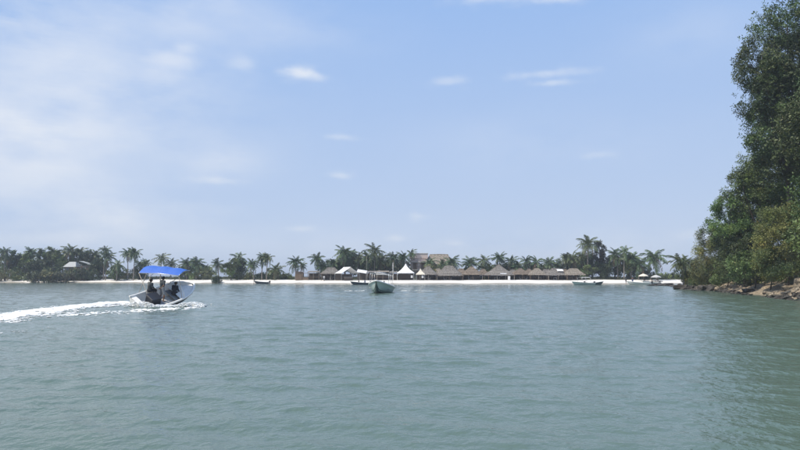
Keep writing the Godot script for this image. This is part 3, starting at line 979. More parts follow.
# ---------------------------------------------------------------- trees of the islet
func build_islet_trees() -> void:
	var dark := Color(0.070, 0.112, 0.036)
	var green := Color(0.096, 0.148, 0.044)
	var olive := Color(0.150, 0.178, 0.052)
	# name, x, distance, lumps (offset x, height above sea, offset z, radii), sprigs, kind, size, colour, label
	var T := [
		["cliff_tree", 45.89, 73.6, [[-2.6, 27.4, 0.4, 2.7, 2.7, 2.7], [0.8, 33.0, 0.2, 4.2, 3.8, 4.0], [-3.4, 22.6, 0.8, 2.3, 2.3, 2.3], [0.0, 22.7, 0.0, 3.9, 4.1, 3.9], [-2.2, 19.5, 1.1, 2.8, 2.8, 2.8], [1.8, 27.3, -0.7, 3.7, 3.7, 3.7], [-0.2, 16.0, 0.7, 3.4, 2.8, 3.2], [3.9, 21.5, 1.1, 4.1, 4.4, 3.9], [-1.0, 25.5, 0.9, 2.6, 2.4, 2.6], [4.6, 31.9, -1.1, 3.4, 3.2, 3.4]], 5600, "near", 0.55, 1.1, dark, "tallest dark tree on the islet, cut by the right edge"],
		["cliff_tree", 47.00, 80.5, [[0.0, 14.9, 0.0, 3.2, 2.8, 3.2], [-3.0, 13.0, 0.7, 2.6, 2.3, 2.6], [2.8, 16.9, 0.5, 3.2, 3.0, 3.2], [-1.4, 10.3, 1.4, 3.2, 2.5, 3.0], [-4.5, 10.0, 0.2, 2.3, 2.1, 2.5], [2.1, 10.7, 1.4, 3.2, 3.0, 3.0], [0.2, 6.8, 1.8, 3.2, 2.5, 2.8]], 3600, "near", 0.5, 1.0, green, "green tree below and left of the tallest islet tree"],
		["cliff_bush", 46.17, 85.1, [[0.0, 6.8, 0.0, 2.5, 2.3, 2.5], [-1.7, 8.4, -0.5, 2.0, 2.0, 2.0], [1.6, 5.0, 0.7, 2.4, 2.3, 2.3], [-0.7, 3.8, 0.7, 2.3, 1.8, 2.3], [1.4, 9.1, -0.5, 2.3, 2.1, 2.3]], 2200, "near", 0.45, 0.95, dark, "dark green bush in the middle of the islet's slope"],
		["cliff_bush", 42.69, 69.0, [[0.0, 5.7, 0.0, 2.9, 2.1, 2.5], [-1.6, 3.8, 0.7, 2.2, 1.8, 2.1], [1.8, 7.8, -0.2, 2.8, 2.3, 2.5], [2.5, 4.3, 0.9, 2.8, 2.2, 2.3], [-0.7, 7.8, -0.7, 1.8, 1.5, 1.8]], 2600, "wispy", 0.5, 1.0, olive, "lighter olive bush low on the right, over the bare earth"],
		["cliff_bush", 48.43, 96.6, [[0.0, 5.0, 0.0, 2.3, 2.2, 2.3], [-1.8, 3.1, 0.5, 2.2, 1.8, 2.1], [1.6, 7.3, -0.5, 2.1, 2.1, 2.1], [0.7, 3.0, 0.9, 2.3, 1.7, 2.1], [-0.7, 7.6, -0.2, 1.4, 1.7, 1.4], [2.5, 4.5, 0.5, 2.1, 2.1, 2.1]], 2100, "wispy", 0.5, 1.1, Color(0.132, 0.162, 0.058), "wispy olive bush on the left slope of the islet"],
		["cliff_bush", 51.28, 108.1, [[0.0, 2.7, 0.0, 2.2, 1.7, 2.1], [-1.1, 1.9, 0.5, 1.7, 1.3, 1.7], [1.4, 4.0, -0.2, 2.0, 1.8, 2.0]], 800, "wispy", 0.5, 1.0, Color(0.124, 0.158, 0.058), "small olive bush at the islet's far left end"],
		["cliff_bush", 42.87, 75.9, [[0.0, 4.8, 0.0, 2.1, 1.8, 1.8], [-1.5, 3.1, 0.5, 1.7, 1.4, 1.6], [1.5, 6.1, -0.2, 2.0, 2.0, 1.8]], 1200, "near", 0.4, 0.85, dark, "dark low bush between the olive bush and the slope"],
		["cliff_bush", 49.66, 102.3, [[0.0, 2.2, 0.7, 2.2, 1.5, 2.0], [1.8, 2.7, 0.5, 2.0, 1.7, 1.8], [-1.4, 1.7, 0.6, 1.4, 1.0, 1.4]], 650, "near", 0.4, 0.85, dark, "low dark shrub under the small olive bush, over the boulders"],
		["cliff_bush", 46.68, 89.7, [[0.0, 2.2, 0.7, 2.2, 1.6, 2.0], [1.8, 2.9, 0.5, 2.0, 1.8, 1.8], [-1.6, 2.5, 0.6, 1.6, 1.3, 1.5]], 700, "near", 0.4, 0.85, green, "low green shrub under the wispy olive bush"],
		["cliff_bush", 44.26, 81.1, [[0.0, 2.3, 0.6, 1.8, 1.5, 1.7], [1.6, 3.0, 0.2, 1.7, 1.7, 1.7]], 560, "near", 0.38, 0.8, dark, "low dark shrub where the bare slope begins"],
		["cliff_bush", 42.08, 71.3, [[0.0, 3.1, 0.0, 1.7, 1.4, 1.6], [1.5, 2.8, 0.2, 1.6, 1.1, 1.5]], 480, "wispy", 0.4, 0.85, olive, "small olive shrub left of the lighter bush over the bare earth"],
		["cliff_bush", 41.10, 63.8, [[0.0, 3.0, 0.0, 2.2, 1.5, 1.8], [1.8, 3.6, 0.2, 2.1, 1.7, 1.8], [-1.4, 2.3, 0.2, 1.4, 0.9, 1.4]], 650, "wispy", 0.45, 0.9, dark, "dark shrub at the right edge below the lighter bush"],
		["cliff_tree", 51.30, 75.9, [[0.0, 29.6, 0.0, 4.8, 4.8, 4.6], [2.1, 22.7, 1.1, 4.8, 4.8, 4.6], [0.5, 15.8, 1.8, 4.8, 4.8, 4.6], [4.4, 27.3, 0.0, 4.8, 4.8, 4.6]], 2400, "near", 0.7, 1.3, dark, "tall tree beyond the right edge behind the tallest one"],
		["cliff_tree", 42.96, 62.1, [[0.0, 15.8, 0.0, 4.1, 3.9, 3.9], [1.1, 10.0, 0.7, 4.1, 3.9, 3.9], [0.0, 6.1, 1.1, 3.7, 2.8, 3.4], [3.0, 20.4, -0.5, 4.1, 4.1, 3.9]], 2200, "near", 0.7, 1.3, green, "green tree just outside the right edge, nearest the viewer"],
		["cliff_tree", 41.96, 52.9, [[0.0, 16.9, 0.0, 4.6, 4.1, 4.1], [0.5, 10.0, 0.7, 4.6, 4.1, 4.1], [0.0, 22.7, 0.0, 4.6, 4.1, 4.1], [-0.7, 5.4, 1.1, 3.9, 3.0, 3.4]], 1800, "near", 0.8, 1.5, dark, "tree on the islet's near flank outside the frame"],
		["cliff_tree", 40.07, 41.4, [[0.0, 14.6, 0.0, 4.6, 4.1, 4.1], [0.5, 8.9, 0.7, 4.6, 4.1, 4.1], [0.0, 20.4, 0.0, 4.6, 4.1, 4.1], [-0.7, 4.8, 1.1, 3.9, 3.0, 3.4]], 1600, "near", 0.8, 1.5, green, "tree on the islet's nearest end outside the frame"],
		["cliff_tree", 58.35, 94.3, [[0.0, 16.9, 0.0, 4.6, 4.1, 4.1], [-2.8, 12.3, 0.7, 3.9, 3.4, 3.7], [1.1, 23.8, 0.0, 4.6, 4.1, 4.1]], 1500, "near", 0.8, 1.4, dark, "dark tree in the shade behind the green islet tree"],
	]
	var rr := RandomNumberGenerator.new()
	rr.seed = 64
	for q in [[104.0, 2.6, "shrub among the tan rocks at the islet tip"], [99.0, 4.4, "second shrub from the islet tip"], [93.5, 4.6, "third shrub from the islet tip"], [88.0, 5.0, "fourth shrub from the islet tip, under the wispy bush"], [83.0, 5.2, "shrub in the middle of the islet's foot"], [78.5, 6.0, "shrub above the dark boulder at the bare slope"],
		[74.0, 6.4, "shrub at the upper edge of the bare slope"], [70.0, 6.6, "shrub over the pale rock ledge"], [66.0, 6.6, "shrub behind the big pale rock"], [62.0, 6.8, "shrub over the bare earth near the right edge"], [58.0, 7.0, "shrub at the right edge above the bank"]]:
		var x: float = along(ISLET, q[0]) + q[1]
		var g := islet_h(x, q[0])
		var ls := []
		for i in 4:
			ls.append([rr.randf_range(-1.5, 1.5), g + rr.randf_range(0.5, 1.8), rr.randf_range(-1.2, 1.2), rr.randf_range(1.1, 1.6), rr.randf_range(0.9, 1.3), rr.randf_range(1.1, 1.6)])
		T.append(["bank_shrub", x, q[0], ls, 420, "wispy" if rr.randf() < 0.4 else "near", 0.4, 0.85, [dark, green, olive, olive][rr.randi() % 4], q[2]])
	for k in T.size():
		var t: Array = T[k]
		var gy := islet_h(t[1], t[2])
		var o := thing(t[0], t[-1], "tree" if t[0] == "cliff_tree" else "bush", Vector3(t[1], gy, -t[2]), "trees and bushes on the islet")
		var lumps := []
		var low := 99.0
		for l in t[3]:
			lumps.append([Vector3(l[0], l[1] - gy, l[2]), Vector3(l[3], l[4], l[5])])
			low = minf(low, l[1] - gy - l[4])
		var fork := Vector3(0.4, maxf(low + 1.0, 0.4), -0.6)
		part("trunk", limbs(lumps, Vector3(0, 0, -0.5), fork, 0.26 if t[0] == "cliff_tree" else 0.07), "bark", o)
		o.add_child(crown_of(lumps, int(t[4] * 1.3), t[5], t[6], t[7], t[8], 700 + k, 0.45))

# ---------------------------------------------------------------- people: tapered capsules joined by a smooth minimum, meshed as surface nets
var nets := {}

func net(bones: Array, cell: float, blend: float) -> ArrayMesh:
	var key := hash(var_to_str([bones, cell, blend]))
	if not nets.has(key):
		nets[key] = net_of(bones, cell, blend)
	return nets[key]

func net_of(bones: Array, cell: float, blend: float) -> ArrayMesh:
	var lo := Vector3.ONE * 1e9
	var hi := -lo
	for b in bones:
		var rr := Vector3.ONE * (maxf(b[2], b[3]) + blend + cell * 2.0)
		lo = lo.min((b[0] as Vector3).min(b[1]) - rr)
		hi = hi.max((b[0] as Vector3).max(b[1]) + rr)
	var nx := int((hi.x - lo.x) / cell) + 2
	var ny := int((hi.y - lo.y) / cell) + 2
	var nz := int((hi.z - lo.z) / cell) + 2
	var f := PackedFloat32Array()
	f.resize(nx * ny * nz)
	f.fill(1.0)
	for b in bones:
		var a: Vector3 = b[0]
		var e: Vector3 = b[1]
		var ab := e - a
		var l2 := maxf(ab.length_squared(), 1e-8)
		var rr := Vector3.ONE * (maxf(b[2], b[3]) + blend + cell * 2.0)
		var p0 := ((a.min(e) - rr - lo) / cell).floor()
		var p1 := ((a.max(e) + rr - lo) / cell).ceil()
		for z in range(maxi(0, int(p0.z)), mini(nz, int(p1.z) + 1)):
			for y in range(maxi(0, int(p0.y)), mini(ny, int(p1.y) + 1)):
				for x in range(maxi(0, int(p0.x)), mini(nx, int(p1.x) + 1)):
					var p := lo + Vector3(x, y, z) * cell
					var t := clampf((p - a).dot(ab) / l2, 0.0, 1.0)
					var d: float = p.distance_to(a + ab * t) - lerpf(b[2], b[3], t)
					var i := (z * ny + y) * nx + x
					var o := f[i]
					var h := maxf(blend - absf(o - d), 0.0) / blend
					f[i] = minf(o, d) - h * h * blend * 0.25
	var ids := PackedInt32Array()
	ids.resize(nx * ny * nz)
	ids.fill(-1)
	var P := PackedVector3Array()
	for z in nz - 1:
		for y in ny - 1:
			for x in nx - 1:
				var i := (z * ny + y) * nx + x
				var s := Vector3.ZERO
				var n := 0
				var v := [f[i], f[i + 1], f[i + nx], f[i + nx + 1], f[i + nx * ny], f[i + nx * ny + 1], f[i + nx * ny + nx], f[i + nx * ny + nx + 1]]
				var inside := 0
				for k in 8:
					if v[k] < 0.0:
						inside += 1
				if inside == 0 or inside == 8:
					continue
				for e in [[0, 1], [2, 3], [4, 5], [6, 7], [0, 2], [1, 3], [4, 6], [5, 7], [0, 4], [1, 5], [2, 6], [3, 7]]:
					var va: float = v[e[0]]
					var vb: float = v[e[1]]
					if (va < 0.0) != (vb < 0.0):
						var t := va / (va - vb)
						var pa := Vector3(e[0] & 1, (e[0] >> 1) & 1, e[0] >> 2)
						var pb := Vector3(e[1] & 1, (e[1] >> 1) & 1, e[1] >> 2)
						s += pa.lerp(pb, t)
						n += 1
				ids[i] = P.size()
				P.append(lo + (Vector3(x, y, z) + s / n) * cell)
	var st := begin(true)
	for z in range(1, nz - 1):
		for y in range(1, ny - 1):
			for x in range(1, nx - 1):
				var i := (z * ny + y) * nx + x
				for ax in 3:
					var step: int = [1, nx, nx * ny][ax]
					var u: int = [nx, nx * ny, 1][ax]
					var w: int = [nx * ny, 1, nx][ax]
					if (f[i] < 0.0) == (f[i + step] < 0.0):
						continue
					var q := [ids[i], ids[i - u], ids[i - u - w], ids[i - w]]
					if q.has(-1):
						continue
					if f[i] < 0.0:
						quad(st, P[q[0]], P[q[1]], P[q[2]], P[q[3]])
					else:
						quad(st, P[q[3]], P[q[2]], P[q[1]], P[q[0]])
	st.index()
	st.generate_normals()
	return st.commit()

func swell(bones: Array, by: float) -> Array:
	var out := []
	for b in bones:
		out.append([b[0], b[1], b[2] + by, b[3] + by])
	return out

func join(meshes: Array) -> ArrayMesh:
	var st := SurfaceTool.new()
	st.begin(Mesh.PRIMITIVE_TRIANGLES)
	for m in meshes:
		st.append_from(m, 0, Transform3D.IDENTITY)
	return st.commit()

func hand(w: Vector3, dir: Vector3, palm: Vector3, side: float) -> Array:
	# palm, four fingers slightly curled, a thumb from the side of the palm
	var across := dir.cross(palm).normalized() * side
	var b := [[w, w + dir * 0.075, 0.026, 0.03], [w + across * 0.012, w + dir * 0.08 + across * 0.022, 0.02, 0.02], [w - across * 0.012, w + dir * 0.08 - across * 0.022, 0.02, 0.02]]
	for k in 4:
		var r0 := w + dir * 0.085 + across * (0.030 - 0.02 * k)
		var l: float = [0.07, 0.078, 0.073, 0.058][k]
		var k1 := r0 + (dir * 0.85 + palm * 0.5).normalized() * l * 0.55
		b.append([r0, k1, 0.0095, 0.009])
		b.append([k1, k1 + (dir * 0.4 + palm * 0.9).normalized() * l * 0.5, 0.009, 0.0078])
	var t0 := w + dir * 0.03 + across * 0.03
	b.append([t0, t0 + (dir * 0.7 + across * 0.6 + palm * 0.3).normalized() * 0.045, 0.012, 0.011])
	b.append([t0 + (dir * 0.7 + across * 0.6 + palm * 0.3).normalized() * 0.045, t0 + (dir * 0.9 + across * 0.35 + palm * 0.6).normalized() * 0.075, 0.0105, 0.009])
	return b

# joints in metres, facing -z: pelvis, chest, neck, head, then left and right: elbow, wrist, knee, ankle
func person(label: String, at: Transform3D, j: Dictionary, shirt: String, shorts: String, long_sleeves := false, bare := false) -> Node3D:
	var o := thing("person", label, "person", Vector3.ZERO, "people")
	o.transform = at
	var pel: Vector3 = j.pelvis
	var ch: Vector3 = j.chest
	var nk: Vector3 = j.neck
	var hd: Vector3 = j.head
	var spine := (nk - pel).normalized()
	var torso := [[pel, pel.lerp(ch, 0.5), 0.135, 0.12], [pel.lerp(ch, 0.45), ch, 0.12, 0.135], [ch, nk - spine * 0.06, 0.135, 0.08]]
	var arms := []
	var sleeves := []
	var legs := []
	var thighs := []
	var extra := []
	for s in [-1.0, 1.0]:
		var k := "l" if s < 0 else "r"
		var sh := nk - spine * 0.07 + Vector3(s * 0.185, 0, 0)
		var el: Vector3 = j["elbow_" + k]
		var wr: Vector3 = j["wrist_" + k]
		torso.append([ch + Vector3(s * 0.06, 0.02, 0), sh, 0.11, 0.068])
		sleeves.append([sh, sh.lerp(el, 1.0 if long_sleeves else 0.75), 0.062, 0.046])
		arms.append([sh, el, 0.056, 0.041])
		arms.append([el, wr, 0.04, 0.027])
		if long_sleeves:
			sleeves.append([el, el.lerp(wr, 0.92), 0.046, 0.036])
		var hip := pel + Vector3(s * 0.095, -0.03, 0)
		var kn: Vector3 = j["knee_" + k]
		var an: Vector3 = j["ankle_" + k]
		legs.append([hip, kn, 0.088, 0.055])
		legs.append([kn, kn.lerp(an, 0.35), 0.054, 0.058])
		legs.append([kn.lerp(an, 0.35), an, 0.058, 0.036])
		thighs.append([hip, hip.lerp(kn, 0.95), 0.1, 0.078])
		var fw := Vector3(s * 0.03, -0.05, -0.17)
		legs.append([an + Vector3(0, -0.045, 0.05), an + fw, 0.034, 0.028])
		legs.append([an, an + Vector3(0, -0.045, 0.03), 0.036, 0.036])
		var dir := (wr - el).normalized()
		var palm := (Vector3(-s, 0, 0) - dir * dir.dot(Vector3(-s, 0, 0))).normalized()
		extra.append(net(hand(wr, dir, palm, s), 0.0085, 0.008))
	var up := (hd - nk).normalized()
	var face := (Vector3(0, 0, -1) - up * up.dot(Vector3(0, 0, -1))).normalized().rotated(Vector3.UP, j.get("turn", 0.0))
	var ear := face.cross(up).normalized()
	var head := [[hd + up * 0.035 + face * -0.012, hd + up * 0.02 + face * 0.03, 0.088, 0.078], [hd - up * 0.04 + face * 0.04, hd - up * 0.075 + face * 0.055, 0.062, 0.04], [nk - up * 0.02, hd - up * 0.05, 0.055, 0.053],
		[hd + up * 0.012 + face * 0.1, hd - up * 0.022 + face * 0.122, 0.012, 0.016], [hd + ear * 0.086, hd + ear * 0.09 - up * 0.03, 0.016, 0.012], [hd - ear * 0.086, hd - ear * 0.09 - up * 0.03, 0.016, 0.012],
		[hd - up * 0.052 + face * 0.098 - ear * 0.018, hd - up * 0.052 + face * 0.098 + ear * 0.018, 0.01, 0.01]]
	extra.append(net(head, 0.014, 0.02))
	part("body", join([net(torso + arms + legs, 0.028, 0.05)] + extra), "skin", o)
	if not bare:
		part("shirt", net(swell(torso + sleeves, 0.016), 0.028, 0.05), shirt, o)
	part("shorts", net(swell([[pel + spine * 0.06, pel - spine * 0.02, 0.13, 0.135]] + thighs, 0.014), 0.028, 0.04), shorts, o)
	part("hair", net([[hd + up * 0.05 - face * 0.018, hd + up * 0.062 + face * 0.018, 0.09, 0.082], [hd - face * 0.035 + up * 0.02, hd - face * 0.04 - up * 0.03, 0.085, 0.07]], 0.014, 0.03), "hair", o)
	var eyes := begin(true)
	for s in [-1.0, 1.0]:
		var c: Vector3 = hd + up * 0.012 + face * 0.1 + ear * 0.03 * s
		tube(eyes, [c - ear * 0.012, c, c + ear * 0.012], [0.003, 0.009, 0.003], 6)
	part("eyes", done(eyes), "eye_white", o)
	return o

func standing(lean := 0.0) -> Dictionary:
	return {"pelvis": Vector3(0, 0.95, 0), "chest": Vector3(0, 1.24, 0.01 - lean * 0.5), "neck": Vector3(0, 1.47, 0.02 - lean), "head": Vector3(0, 1.62, -0.01 - lean * 1.2),
		"elbow_l": Vector3(-0.27, 1.13, 0.04 - lean), "elbow_r": Vector3(0.27, 1.13, 0.04 - lean), "wrist_l": Vector3(-0.28, 0.9, -0.06 - lean), "wrist_r": Vector3(0.28, 0.9, -0.06 - lean),
		"knee_l": Vector3(-0.12, 0.5, -0.03), "knee_r": Vector3(0.12, 0.5, -0.03), "ankle_l": Vector3(-0.14, 0.08, 0.02), "ankle_r": Vector3(0.14, 0.08, 0.02)}

func sitting(lean := 0.0) -> Dictionary:
	# the seat is at y 0.42
	return {"pelvis": Vector3(0, 0.55, 0), "chest": Vector3(0, 0.84, -0.02 - lean * 0.5), "neck": Vector3(0, 1.06, -0.03 - lean), "head": Vector3(0, 1.21, -0.06 - lean * 1.1),
		"elbow_l": Vector3(-0.25, 0.76, -0.05 - lean), "elbow_r": Vector3(0.25, 0.76, -0.05 - lean), "wrist_l": Vector3(-0.17, 0.62, -0.28 - lean), "wrist_r": Vector3(0.17, 0.62, -0.28 - lean),
		"knee_l": Vector3(-0.14, 0.52, -0.42), "knee_r": Vector3(0.14, 0.52, -0.42), "ankle_l": Vector3(-0.13, 0.08, -0.36), "ankle_r": Vector3(0.13, 0.08, -0.36)}

# ---------------------------------------------------------------- thatched huts
func thatch_roof(w: float, dp: float, ridge: float, eave: float, peak: float, sd: int, courses := 7) -> ArrayMesh:
	var r := RandomNumberGenerator.new()
	r.seed = sd
	var st := begin()
	var n := 56
	var jit := []
	for i in (courses + 1) * n:
		jit.append(r.randf_range(-1.0, 1.0))
	var at := func(t: float, a: float, lift: float) -> Vector3:
		var ca := cos(a)
		var sa := sin(a)
		var e := Vector3(signf(ca) * pow(absf(ca), 0.5) * w * 0.5, 0, signf(sa) * pow(absf(sa), 0.5) * dp * 0.5)
		var top := Vector3(clampf(ca * 1.6, -1, 1) * ridge * 0.5, 0, 0)
		var p: Vector3 = e.lerp(top, t)
		p.y = lerpf(eave, peak, pow(t, 0.92) if t > 0.0 else t) - 0.05 * (peak - eave) * sin(PI * t) + lift
		return p
	for c in courses:
		var t0 := float(c) / courses
		var t1 := float(c + 1) / courses + (0.0 if c == courses - 1 else 0.05)
		for k in n:
			var j0: float = jit[c * n + k] * 0.04
			var j1: float = jit[c * n + (k + 1) % n] * 0.04
			var a0 := -TAU * k / n
			var a1 := -TAU * (k + 1) / n
			var p0: Vector3 = at.call(t0 - 0.025 + j0, a0, 0.11 + j0 * 1.5)
			var p1: Vector3 = at.call(t0 - 0.025 + j1, a1, 0.11 + j1 * 1.5)
			var q1: Vector3 = at.call(t1, a1, 0.0)
			var q0: Vector3 = at.call(t1, a0, 0.0)
			quad(st, p0, p1, q1, q0)
			quad(st, at.call(t0, a0, -0.03), at.call(t0, a1, -0.03), p1, p0)
	# straw hanging from the eave
	for k in 150:
		var a := r.randf() * TAU
		var p: Vector3 = at.call(-0.02, a, 0.08)
		var q: Vector3 = at.call(-0.02, a + 0.03, 0.08)
		var d := Vector3(p.x, 0, p.z).normalized() * r.randf_range(0.02, 0.14) + Vector3.DOWN * r.randf_range(0.12, 0.4)
		tri(st, p, p.lerp(q, 0.5) + d, q)
	# inner face
	for k in n:
		tri(st, at.call(0.0, -TAU * (k + 1) / n, -0.04), at.call(0.0, -TAU * k / n, -0.04), Vector3(0, peak - 0.25, 0))
	# ridge cap
	tube(st, [Vector3(-ridge * 0.5 - 0.15, peak - 0.02, 0), Vector3(0, peak + 0.05, 0), Vector3(ridge * 0.5 + 0.15, peak - 0.02, 0)], [0.12, 0.15, 0.12], 7)
	return done(st)

func hut(x: float, d: float, w: float, dp: float, ridge: float, eave_y: float, peak_y: float, m: String, label: String, sd: int, bar := true) -> Node3D:
	var gy := ground_at(x, -d)
	var r := RandomNumberGenerator.new()
	r.seed = sd
	var o := thing("thatched_hut", label, "hut", Vector3(x, gy, -d), "thatched huts along the beach")
	var eave := eave_y - gy - 0.2
	var peak := peak_y - gy
	w *= 1.1
	dp *= 1.1
	o.rotation.y = r.randf_range(-0.08, 0.08)
	part("thatch_roof", thatch_roof(w, dp, ridge, eave, peak, sd), m, o)
	var post := tube_mesh([Vector3(0, -0.3, 0), Vector3(0.02, eave * 0.5, 0), Vector3(0, eave + 0.25, 0)], [0.085, 0.08, 0.075], 7)
	var nx := maxi(3, int(w / 2.2))
	for k in nx:
		for s in [-1.0, 1.0]:
			var p := part("post", post, "pole_wood" if r.randf() < 0.6 else "wood", o)
			p.position = Vector3((w - 0.9) * (float(k) / (nx - 1) - 0.5), 0, s * (dp * 0.5 - 0.5))
	for s in [-1.0, 1.0]:
		part("beam", box_mesh(Vector3(w - 0.6, 0.12, 0.12), 0.0, Vector3(0, eave - 0.02, s * (dp * 0.5 - 0.5) + 0.13)), "wood", o)
	# back screen in darkened wood, its colour standing in for shade under the roof
	part("shade_toned_screen", box_mesh(Vector3(w - 1.1, eave - 0.15, 0.06), 0.0, Vector3(0, (eave - 0.15) * 0.5, -dp * 0.5 + 0.75)), "shade_toned_wood", o)
	if bar:
		var bw := w * r.randf_range(0.3, 0.45)
		var bx := r.randf_range(-0.2, 0.2) * w
		var c := part("bar_counter", box_mesh(Vector3(bw, 1.0, 0.5), 0.04, Vector3(bx, 0.5, -dp * 0.12)), "shade_toned_wood", o)
		part("counter_top", box_mesh(Vector3(bw + 0.2, 0.06, 0.65), 0.015, Vector3(bx, 1.035, -dp * 0.12)), "pole_wood", c)
	return o

func table_set(x: float, z: float, m: String, label: String) -> void:
	var gy := ground_at(x, z)
	var o := thing("beach_table", label, "table", Vector3(x, gy, z), "tables in the shade of the huts")
	part("table_top", box_mesh(Vector3(0.95, 0.05, 0.8), 0.015, Vector3(0, 0.74, 0)), m, o)
	var lg := tube_mesh([Vector3(0, -0.1, 0), Vector3(0, 0.35, 0), Vector3(0, 0.715, 0)], [0.03, 0.025, 0.025], 6)
	for q in [[-1, -1], [1, -1], [1, 1], [-1, 1]]:
		part("leg", lg, m, o).position = Vector3(q[0] * 0.4, 0, q[1] * 0.32)

func chair_set(x: float, z: float, turn: float, m: String, label: String) -> void:
	var gy := ground_at(x, z)
	var o := thing("beach_chair", label, "chair", Vector3(x, gy, z), "chairs in the shade of the huts")
	o.rotation.y = turn
	part("seat", box_mesh(Vector3(0.46, 0.04, 0.44), 0.012, Vector3(0, 0.43, 0)), m, o)
	part("backrest", box_mesh(Vector3(0.46, 0.48, 0.035), 0.012, Vector3(0, 0.69, 0.215)), m, o)
	var lg := tube_mesh([Vector3(0, -0.1, 0), Vector3(0, 0.2, 0), Vector3(0, 0.41, 0)], [0.022, 0.02, 0.02], 6)
	for q in [[-1, -1], [1, -1], [1, 1], [-1, 1]]:
		part("leg", lg, m, o).position = Vector3(q[0] * 0.19, 0, q[1] * 0.18)

func build_houses() -> void:
	hut(-21.46, 196.0, 6.0, 5.4, 2.2, 3.18, 4.86, "thatch", "low thatched hut left of the white gabled tent", 801)
	hut(8.57, 193.0, 5.4, 5.0, 0.9, 2.92, 5.18, "thatch", "thatched hut right of the white marquee, before the pink building", 802)
	hut(15.08, 194.0, 7.8, 6.4, 2.4, 2.61, 5.38, "thatch", "widest thatched hut, before the right end of the pink building", 803)
	hut(22.12, 195.0, 6.2, 5.4, 0.9, 2.93, 5.09, "thatch_brown", "peaked thatched hut under the lone palm", 804)
	hut(30.78, 196.0, 8.0, 7.4, 0.3, 2.78, 5.79, "thatch", "tall thatched hut with a steep pyramid roof", 805)
	hut(37.66, 197.0, 5.4, 5.0, 0.9, 3.00, 4.56, "thatch_brown", "small thatched hut first to the right of the pyramid roof", 806)
	hut(42.38, 195.0, 5.4, 5.2, 1.2, 2.86, 4.59, "thatch_tan", "tan thatched hut between two grey ones", 807)
	var patched := hut(47.86, 194.0, 6.2, 5.4, 2.0, 2.77, 4.58, "thatch", "thatched hut with a white patch on its roof", 808)
	var tarp := begin()
	box(tarp, Vector3(1.0, 3.78 - ground_at(47.86, -194.0) + 0.32, 1.45), Vector3(1.9, 0.04, 1.1), Basis(Vector3.RIGHT, deg_to_rad(34)))
	part("white_tarp", done(tarp), "tent", patched)
	hut(53.13, 193.0, 6.0, 5.2, 2.4, 2.82, 4.51, "thatch_tan", "last thatched hut on the right, next to the tallest palm", 809)
	var bx := 31.53
	var board := thing("sign_board", "long pale blank board under the eave of the pyramid roofed hut", "board", Vector3(bx, 3.03, -192.0))
	part("panel", box_mesh(Vector3(1.9, 0.36, 0.06), 0.01), "tent", board)
	for s in [-1.0, 1.0]:
		part("bracket", tube_mesh([Vector3(s * 0.8, 0.1, -0.04), Vector3(s * 0.8, 0.3, -0.4), Vector3(s * 0.8, 0.4, -0.9)], [0.02, 0.02, 0.02], 5), "wood", board)
	# smaller roofs standing close behind the front row
	hut(19.26, 199.0, 4.6, 4.4, 1.4, 2.88, 4.52, "thatch_brown", "small brown roof behind, between the widest hut and the lone palm's hut", 821, false)
	hut(26.34, 200.0, 4.4, 4.2, 0.8, 2.82, 4.41, "thatch_brown", "small brown roof behind, left of the pyramid roof", 822, false)
	hut(35.86, 200.0, 4.2, 4.2, 1.2, 2.95, 4.22, "thatch", "low grey roof behind, right of the pyramid roof", 823, false)
	hut(40.93, 200.0, 4.4, 4.2, 0.7, 2.95, 4.47, "thatch_brown", "small brown roof behind, left of the tan hut", 824, false)
	hut(46.25, 199.0, 4.6, 4.2, 1.6, 2.94, 4.33, "thatch", "low grey roof behind, right of the tan hut", 825, false)
	hut(51.94, 199.0, 4.4, 4.2, 1.0, 2.94, 4.33, "thatch_brown", "small brown roof behind, between the last two huts", 826, false)
	hut(12.06, 200.0, 4.4, 4.2, 1.0, 2.95, 4.53, "thatch_tan", "small tan roof behind, left of the widest hut", 827, false)
	# tables and chairs under the huts
	var r := RandomNumberGenerator.new()
	r.seed = 55
	for h in [[-21.46, 196.0, "low hut left of the gabled tent"], [8.57, 193.0, "hut right of the marquee"], [15.08, 194.0, "widest hut"], [22.12, 195.0, "hut under the lone palm"], [30.78, 196.0, "pyramid roofed hut"], [37.66, 197.0, "hut first right of the pyramid roof"], [42.38, 195.0, "tan hut"], [47.86, 194.0, "hut with the white patch"], [53.13, 193.0, "last hut on the right"]]:
		var x: float = h[0] + r.randf_range(-1.6, 1.6)
		table_set(x, -h[1] + 1.7, "tent" if r.randf() < 0.5 else "pole_wood", "small table at the front of the " + h[2])
		chair_set(x - 0.95, -h[1] + 1.7, -PI / 2, "tent" if r.randf() < 0.5 else "wood", "chair left of the table in the " + h[2])
		chair_set(x + 0.95, -h[1] + 1.8, PI / 2, "tent" if r.randf() < 0.5 else "wood", "chair right of the table in the " + h[2])
	gable_tent()
	marquee()
	shade_roofs()
	big_building()
	grove_house()
	wooden_block()

